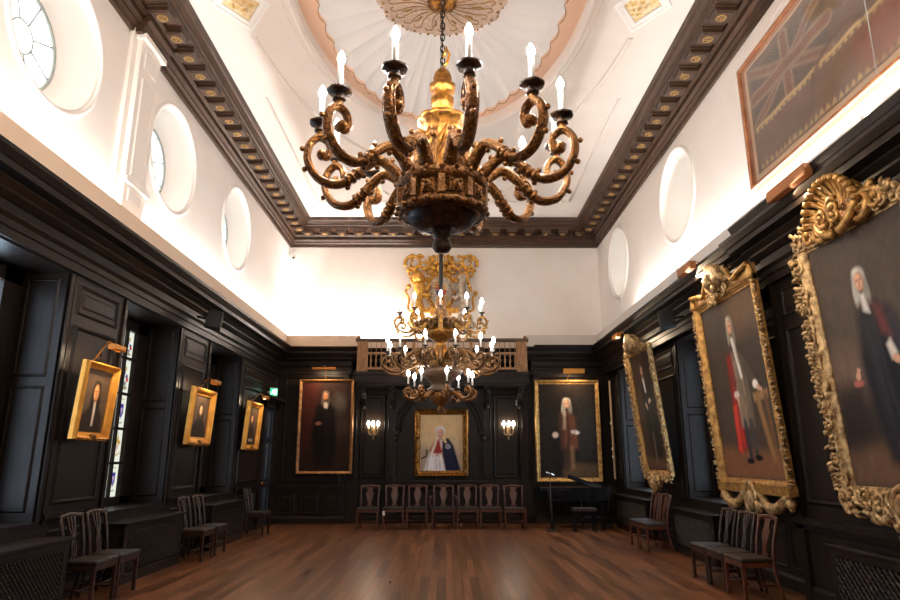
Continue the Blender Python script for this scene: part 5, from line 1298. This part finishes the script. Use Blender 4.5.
# ---- chairs (local: facing -y)
def make_chair(m, arms=False, pierced=False, w=0.52):
    t = bpy.data.objects.new('armchair' if arms else 'dining_chair', None); C.objects.link(t); t.empty_display_size = 0.1
    hw, bw, d = w / 2, w / 2 - 0.05, 0.42
    mb = MB(); mb.prism([(-hw, -d / 2 - 0.02), (hw, -d / 2 - 0.02), (bw + 0.01, d / 2 - 0.03), (-bw - 0.01, d / 2 - 0.03)], 0.435, 0.49, lambda a, b, h: (a, b, h)); mb.build('seat', M_LEATHER, t, 0.018)
    mb = MB(); mb.prism([(-hw + 0.005, -d / 2 - 0.01), (hw - 0.005, -d / 2 - 0.01), (bw, d / 2 - 0.02), (-bw, d / 2 - 0.02)], 0.38, 0.437, lambda a, b, h: (a, b, h)); mb.build('seat_rail', m, t, 0.004)
    for s in (-1, 1):
        mb = MB(); mb.box(s * (hw - 0.024) - 0.02, s * (hw - 0.024) + 0.02, -d / 2 - 0.01, -d / 2 + 0.03, 0, 0.4); mb.build('leg', m, t, 0.005)
        mb = MB(); x = s * (bw - 0.005); xt = s * (bw + 0.0)
        mb.tube(spline([(x, d / 2 + 0.05, 0), (x, d / 2 - 0.01, 0.25), (x, d / 2 - 0.03, 0.45), (xt, d / 2 + 0.0, 0.7), (xt + s * 0.01, d / 2 + 0.06, 0.95)], 4), 0.021, 6, flat=1.0); mb.build('leg', m, t)
        if arms:
            mb = MB(); mb.tube(spline([(s * bw, d / 2 + 0.01, 0.72), (s * (hw + 0.03), 0.05, 0.72), (s * (hw + 0.04), -d / 2 + 0.12, 0.70), (s * (hw + 0.03), -d / 2 + 0.07, 0.68)], 4), 0.02, 8)
            mb.tube(spline([(s * (hw - 0.01), -d / 2 + 0.14, 0.44), (s * (hw + 0.04), -d / 2 + 0.10, 0.56), (s * (hw + 0.03), -d / 2 + 0.09, 0.69)], 4), 0.018, 8); mb.build('arm', m, t)
    mb = MB(); mb.tube(spline([(-bw - 0.03, d / 2 + 0.055, 0.945), (-bw * 0.5, d / 2 + 0.075, 0.955), (0, d / 2 + 0.08, 0.965), (bw * 0.5, d / 2 + 0.075, 0.955), (bw + 0.03, d / 2 + 0.055, 0.945)], 4), 0.03, 8, flat=0.55); mb.build('crest_rail', m, t)
    mb = MB()
    half = [(0.065, 0.48), (0.07, 0.51), (0.04, 0.55), (0.045, 0.62), (0.085, 0.72), (0.09, 0.79), (0.06, 0.85), (0.055, 0.89), (0.085, 0.94)]
    def back_y(z): return d / 2 - 0.03 + 0.10 * max(0, (z - 0.47) / 0.48) ** 1.6
    vs = []
    if not pierced:
        for q in (-0.006, 0.008):
            for x, z in half: vs += [(-x, back_y(z) + q, z), (x, back_y(z) + q, z)]
        n = len(half); fs = [(2 * i, 2 * i + 1, 2 * i + 3, 2 * i + 2) for i in range(n - 1)] + [(2 * n + 2 * i, 2 * n + 2 * i + 2, 2 * n + 2 * i + 3, 2 * n + 2 * i + 1) for i in range(n - 1)]
        for i in range(n - 1): fs += [(2 * i, 2 * i + 2, 2 * n + 2 * i + 2, 2 * n + 2 * i), (2 * i + 1, 2 * n + 2 * i + 1, 2 * n + 2 * i + 3, 2 * i + 3)]
        mb.add(vs, fs)
    else:
        for k in (-1, 0, 1):
            mb.tube(spline([(k * 0.025, back_y(0.49), 0.48), (k * 0.05, back_y(0.6), 0.6), (k * 0.022, back_y(0.7), 0.70), (k * 0.06, back_y(0.82), 0.82), (k * 0.07, back_y(0.94), 0.945)], 4), 0.014, 6)
        mb.ball((0, back_y(0.7), 0.7), 0.035, 8, (1, 0.4, 1)); mb.box(-0.08, 0.08, back_y(0.5) - 0.01, back_y(0.5) + 0.012, 0.48, 0.51)
    mb.build('splat', m, t)
    for s in (-1, 1): mb = MB(); mb.tube([(s * (hw - 0.03), -d / 2 + 0.01, 0.17), (s * (bw - 0.01), d / 2 + 0.0, 0.17)], 0.012, 6); mb.build('stretcher', m, t)
    mb = MB(); mb.tube([(-hw + 0.05, -0.02, 0.17), (hw - 0.05, -0.02, 0.17)], 0.012, 6); mb.build('stretcher', m, t)
    return t


def place(src, used, loc, rz, label, group):
    o = src if src.name not in used else dup(src)
    used.add(src.name); o.location = loc; o.rotation_euler = (0, 0, rz); tag(o, label, 'chair', group); return o


used = set()
ch_splat = make_chair(M_CHAIR, False, False); ch_dark = make_chair(M_CHAIRD, False, True); ch_arm = make_chair(M_CHAIR, True, False, 0.56)
GB = 'chairs in the row under the middle portrait'
xs7 = [-1.84, -1.25, -0.69, -0.06, 0.52, 1.06, 1.63]
names7 = ['leftmost reddish wooden chair in the row under the middle portrait', 'second wooden chair from the left in the row under the middle portrait',
          'wooden chair immediately left of the armchair in the row under the middle portrait', None,
          'wooden chair immediately right of the armchair in the row under the middle portrait', 'second wooden chair from the right in the row under the middle portrait',
          'rightmost reddish wooden chair in the row, nearest the piano']
for i, x in enumerate(xs7):
    yy = 15.95 if i in (0, 6) else 16.1
    if i == 3: ch_arm.location = (x, yy, 0); tag(ch_arm, 'wooden armchair with vase splat in the middle of the back row', 'chair', GB); continue
    place(ch_splat, used, (x, yy, 0), 0, names7[i], GB)
mb = MB(); mb.box(-0.03, 0.03, -0.004, 0.004, -0.05, 0.05); tagm = mb.build('price_tag', M_OFFWHITE); tagm.name = 'paper_tag'
tagm.location = (-1.47, 15.865, 0.36); tag(tagm, 'small white paper tag hanging from a chair seat in the back row', 'tag')
GL, GR = 'chairs along the left wall', 'chairs along the right wall'
for y, lab in ((7.93, 'dark chair nearest the viewer on the left, beside the near lattice radiator cover'), (8.48, 'dark chair second from the viewer on the left, close to the second radiator cover'),
               (11.22, 'nearer dark chair of the pair between the two far left radiator covers'), (11.86, 'farther dark chair of the pair between the two far left radiator covers'),
               (14.75, 'dark chair on the left beside the corner door')):
    place(ch_dark, used, (-4.13, y, 0), PI / 2, lab, GL)
for y, lab in ((8.24, 'reddish-backed chair nearest the viewer of the three under the red-cloaked portrait'), (8.79, 'middle chair of the three under the red-cloaked portrait'), (9.34, 'farthest chair of the three under the red-cloaked portrait, against the radiator cover')):
    place(ch_splat if y < 8.5 else ch_dark, used, (3.68, y, 0), -PI / 2, lab, GR).scale = (1, 1, 0.95)
for y, lab in ((12.2, 'nearer reddish chair of the pair under the farthest right portrait'), (12.75, 'farther chair of the pair under the farthest right portrait')):
    place(ch_splat, used, (3.76, y, 0), -PI / 2, lab, GR)

# ---- piano, its stool and the slim lamp stand
pn = thing('grand_piano', 'black grand piano in the far right corner below the brown-coated portrait', 'piano', (3.1, 16.35, 0))
out = [(0.75, -0.72), (0.75, 0.45), (0.1, 0.5), (-0.55, 0.42), (-0.85, 0.2), (-0.92, -0.2), (-0.86, -0.55), (-0.7, -0.72)]
mb = MB(); mb.prism(out, 0.64, 0.92, lambda a, b, h: (a, b, h)); mb.build('case', M_PIANO, pn, 0.02)
mb = MB(); mb.prism([(x * 1.02, y * 1.02) for x, y in out if True], 0.925, 0.95, lambda a, b, h: (a, b, h)); mb.build('lid', M_PIANO, pn, 0.006)
mb = MB(); mb.prism([(-0.42, -0.01), (0.42, -0.01), (0.42, 0.01), (-0.42, 0.01)], 0, 0.14, lambda a, b, h: (a, b, h)); o = mb.build('music_desk', M_PIANO, pn, 0.004); o.location = (0.22, -0.45, 1.02); o.rotation_euler = (-0.9, 0.32, 0)
for x, y in ((-0.6, -0.5), (0.6, -0.55), (0.3, 0.35)):
    mb = MB(); mb.lathe([(0.07, 0.66), (0.07, 0.55), (0.045, 0.45), (0.04, 0.2), (0.055, 0.1), (0.035, 0.07), (0.035, 0.0)], 14, (x, y, 0)); g = mb.build('leg', M_PIANO, pn)
    mb = MB(); mb.tube([(x, y - 0.012, 0.035), (x, y + 0.012, 0.035)], 0.035, 12); mb.build('caster', M_BRASS, g)
mb = MB(); mb.box(0.55, 0.6, -0.7, -0.68, 0.1, 0.64); mb.box(0.68, 0.73, -0.7, -0.68, 0.1, 0.64); mb.box(0.5, 0.78, -0.72, -0.66, 0.06, 0.12); mb.build('pedal_lyre', M_PIANO, pn)
ps = thing('piano_stool', 'dark rectangular piano stool standing in front of the piano', 'stool', (3.15, 15.35, 0))
mb = MB(); mb.box(-0.27, 0.27, -0.17, 0.17, 0.44, 0.52); mb.build('seat', M_LEATHER, ps, 0.02)
mb = MB(); mb.box(-0.25, 0.25, -0.15, 0.15, 0.38, 0.44); mb.build('apron', M_PIANO, ps)
for x in (-1, 1):
    for y in (-1, 1): mb = MB(); mb.box(x * 0.225 - 0.022, x * 0.225 + 0.022, y * 0.13 - 0.022, y * 0.13 + 0.022, 0, 0.4); mb.build('leg', M_PIANO, ps, 0.004)
st = thing('lamp_stand', 'slim black stand with a small shiny head, left of the piano', 'stand', (2.42, 15.45, 0))
mb = MB(); mb.tube([(0, 0, 0.02), (0, 0, 1.26)], 0.01, 8); mb.build('pole', M_BLACK, st)
mb = MB(); mb.lathe([(0.13, 0), (0.13, 0.015), (0.03, 0.03), (0.01, 0.05)], 20); mb.build('base', M_BLACK, st)
mb = MB(); mb.tube([(-0.09, 0, 1.30), (0.10, 0, 1.23)], 0.03, 10); mb.build('head', mat('chrome', lin((190, 200, 214)), 0.15, metal=1.0), st)

# ---- loudspeakers on the entablature
for side, loc, lab in (('L', (-4.18, 11.2, 3.86), 'black loudspeaker fixed under the left cornice above the pale-face portrait'), ('R', (3.96, 11.1, 3.86), 'black loudspeaker fixed under the right cornice between two portraits')):
    t = thing('loudspeaker', lab, 'loudspeaker', loc, (0.15, 0, PI / 2 + 0.35 if side == 'L' else -PI / 2 - 0.35), 'wall loudspeakers')
    mb = MB(); mb.prism([(-0.17, -0.14), (0.17, -0.14), (0.11, 0.12), (-0.11, 0.12)], 0, 0.3, lambda a, b, h: (a, b, h)); mb.build('cabinet', M_BLACK, t, 0.012)
    mb = MB(); mb.box(-0.155, 0.155, -0.15, -0.14, 0.015, 0.285); mb.build('grille', M_BLACK, t, 0.003)
    mb = MB(); mb.tube([(0, 0.1, 0.15), (0, 0.28, 0.15)], 0.02, 8); mb.build('bracket', M_IRON, t)

# ---- small fittings
t = thing('exit_sign', 'green lit exit sign over the corner door', 'sign', (-4.40, 16.1, 3.14), (0, 0, 0.25)); t.scale = (0.72, 0.72, 0.72)
mb = MB(); mb.box(-0.03, 0.0, -0.05, 0.05, 0.0, 0.0 + 0.02); mb.box(0.0, 0.26, -0.02, 0.02, -0.02, 0.26); mb.box(-0.08, 0.0, -0.015, 0.015, 0.1, 0.14); mb.build('housing', M_OFFWHITE, t)
mb = MB(); mb.box(0.01, 0.25, -0.024, -0.02, 0.0, 0.24); mb.build('lit_panel', M_GREEN, t)
mb = MB(); q = -0.026                                               # running figure and doorway
mb.box(0.15, 0.225, q, q + 0.003, 0.03, 0.21); mb.ball((0.10, q + 0.002, 0.185), 0.018, 8, (1, 0.15, 1))
for a, b in (((0.10, 0.165), (0.085, 0.10)), ((0.085, 0.10), (0.12, 0.07)), ((0.12, 0.07), (0.115, 0.03)), ((0.085, 0.10), (0.05, 0.06)), ((0.05, 0.06), (0.025, 0.06)), ((0.1, 0.15), (0.13, 0.12)), ((0.1, 0.15), (0.06, 0.13))):
    mb.tube([(a[0], q + 0.002, a[1]), (b[0], q + 0.002, b[1])], 0.01, 5)
mb.build('pictogram', M_EXITW, t)
t = thing('security_camera', 'small white security camera in the upper left corner under the brown cornice', 'camera', (XL + 0.12, YW - 0.02, 7.25))
mb = MB(); mb.box(-0.07, 0.07, -0.06, 0.02, -0.05, 0.16); mb.build('mount', M_OFFWHITE, t, 0.01)
mb = MB(); mb.tube([(0, -0.05, -0.04), (0.03, -0.14, -0.06)], 0.05, 12); mb.build('lens_housing', M_OFFWHITE, t); mb = MB(); mb.tube([(0.03, -0.14, -0.06), (0.032, -0.146, -0.061)], 0.032, 12); mb.build('lens', M_BLACK, t)
mb = MB(); mb.box(-0.05, 0.05, -0.04, 0.0, 0, 0.14); mb.box(-0.03, 0.03, -0.05, -0.04, 0.03, 0.08); o = mb.build('wall_sensor', M_OFFWHITE, None, 0.008); o.location = (1.93, YP - 0.001, 3.0); tag(o, 'tiny white sensor box on the panelling above the right sconce', 'sensor')
for x, y, lab, n in ((4.17, 5.66, 'small bright spotlight on the ledge below the framed flag', -1), (4.17, 10.9, 'small spotlight on the ledge beneath the nearer plain round window on the right', -1)):
    t = thing('spotlight', lab, 'spotlight', (x - 0.06, y, 4.83), (0, 0, 0), 'ledge spotlights')
    mb = MB(); mb.tube([(0, 0, 0.1), (0.02, 0, 0.02)], 0.04, 12); mb.box(-0.02, 0.06, -0.02, 0.02, -0.1, 0.0); mb.build('can', M_OFFWHITE, t)
    mb = MB(); mb.ball((-0.01, -0.03, 0.12), 0.05 if y < 8 else 0.025, 10); mb.build('lamp_face', M_SPOT, t)
for x, y, z, lab in ((XL + 0.02, 13.1, 5.52, 'thin pull cord hanging below the farthest round window on the left'), (XR - 0.02, 15.62, 5.6, 'thin pull cord hanging below the farthest round window on the right')):
    mb = MB(); mb.tube([(0, 0, -0.75), (0, 0, 0)], 0.009, 6); o = mb.build('pull_cord', M_LEAD); o.location = (x, y, z); tag(o, lab, 'cord')
t = thing('wall_conduit', 'thin pale vertical rod with round buttons beside the far right corner', 'rod', (4.3, 16.85, 1.1))
mb = MB(); mb.box(-0.02, 0.02, -0.03, 0.03, 0, 2.5); mb.build('rod', mat('pale_wood_strip', lin((190, 160, 120)), 0.5), t, 0.006)
mb = MB(); mb.box(-0.02, 0.1, 0.02, 0.05, 0, 2.5); mb.build('backing_strip', M_OAK, t)
for z in (0.55, 0.75, 1.4): mb = MB(); mb.ball((-0.03, -0.03, z), 0.045, 10, (0.5, 1, 1)); mb.build('button', M_OFFWHITE, t)
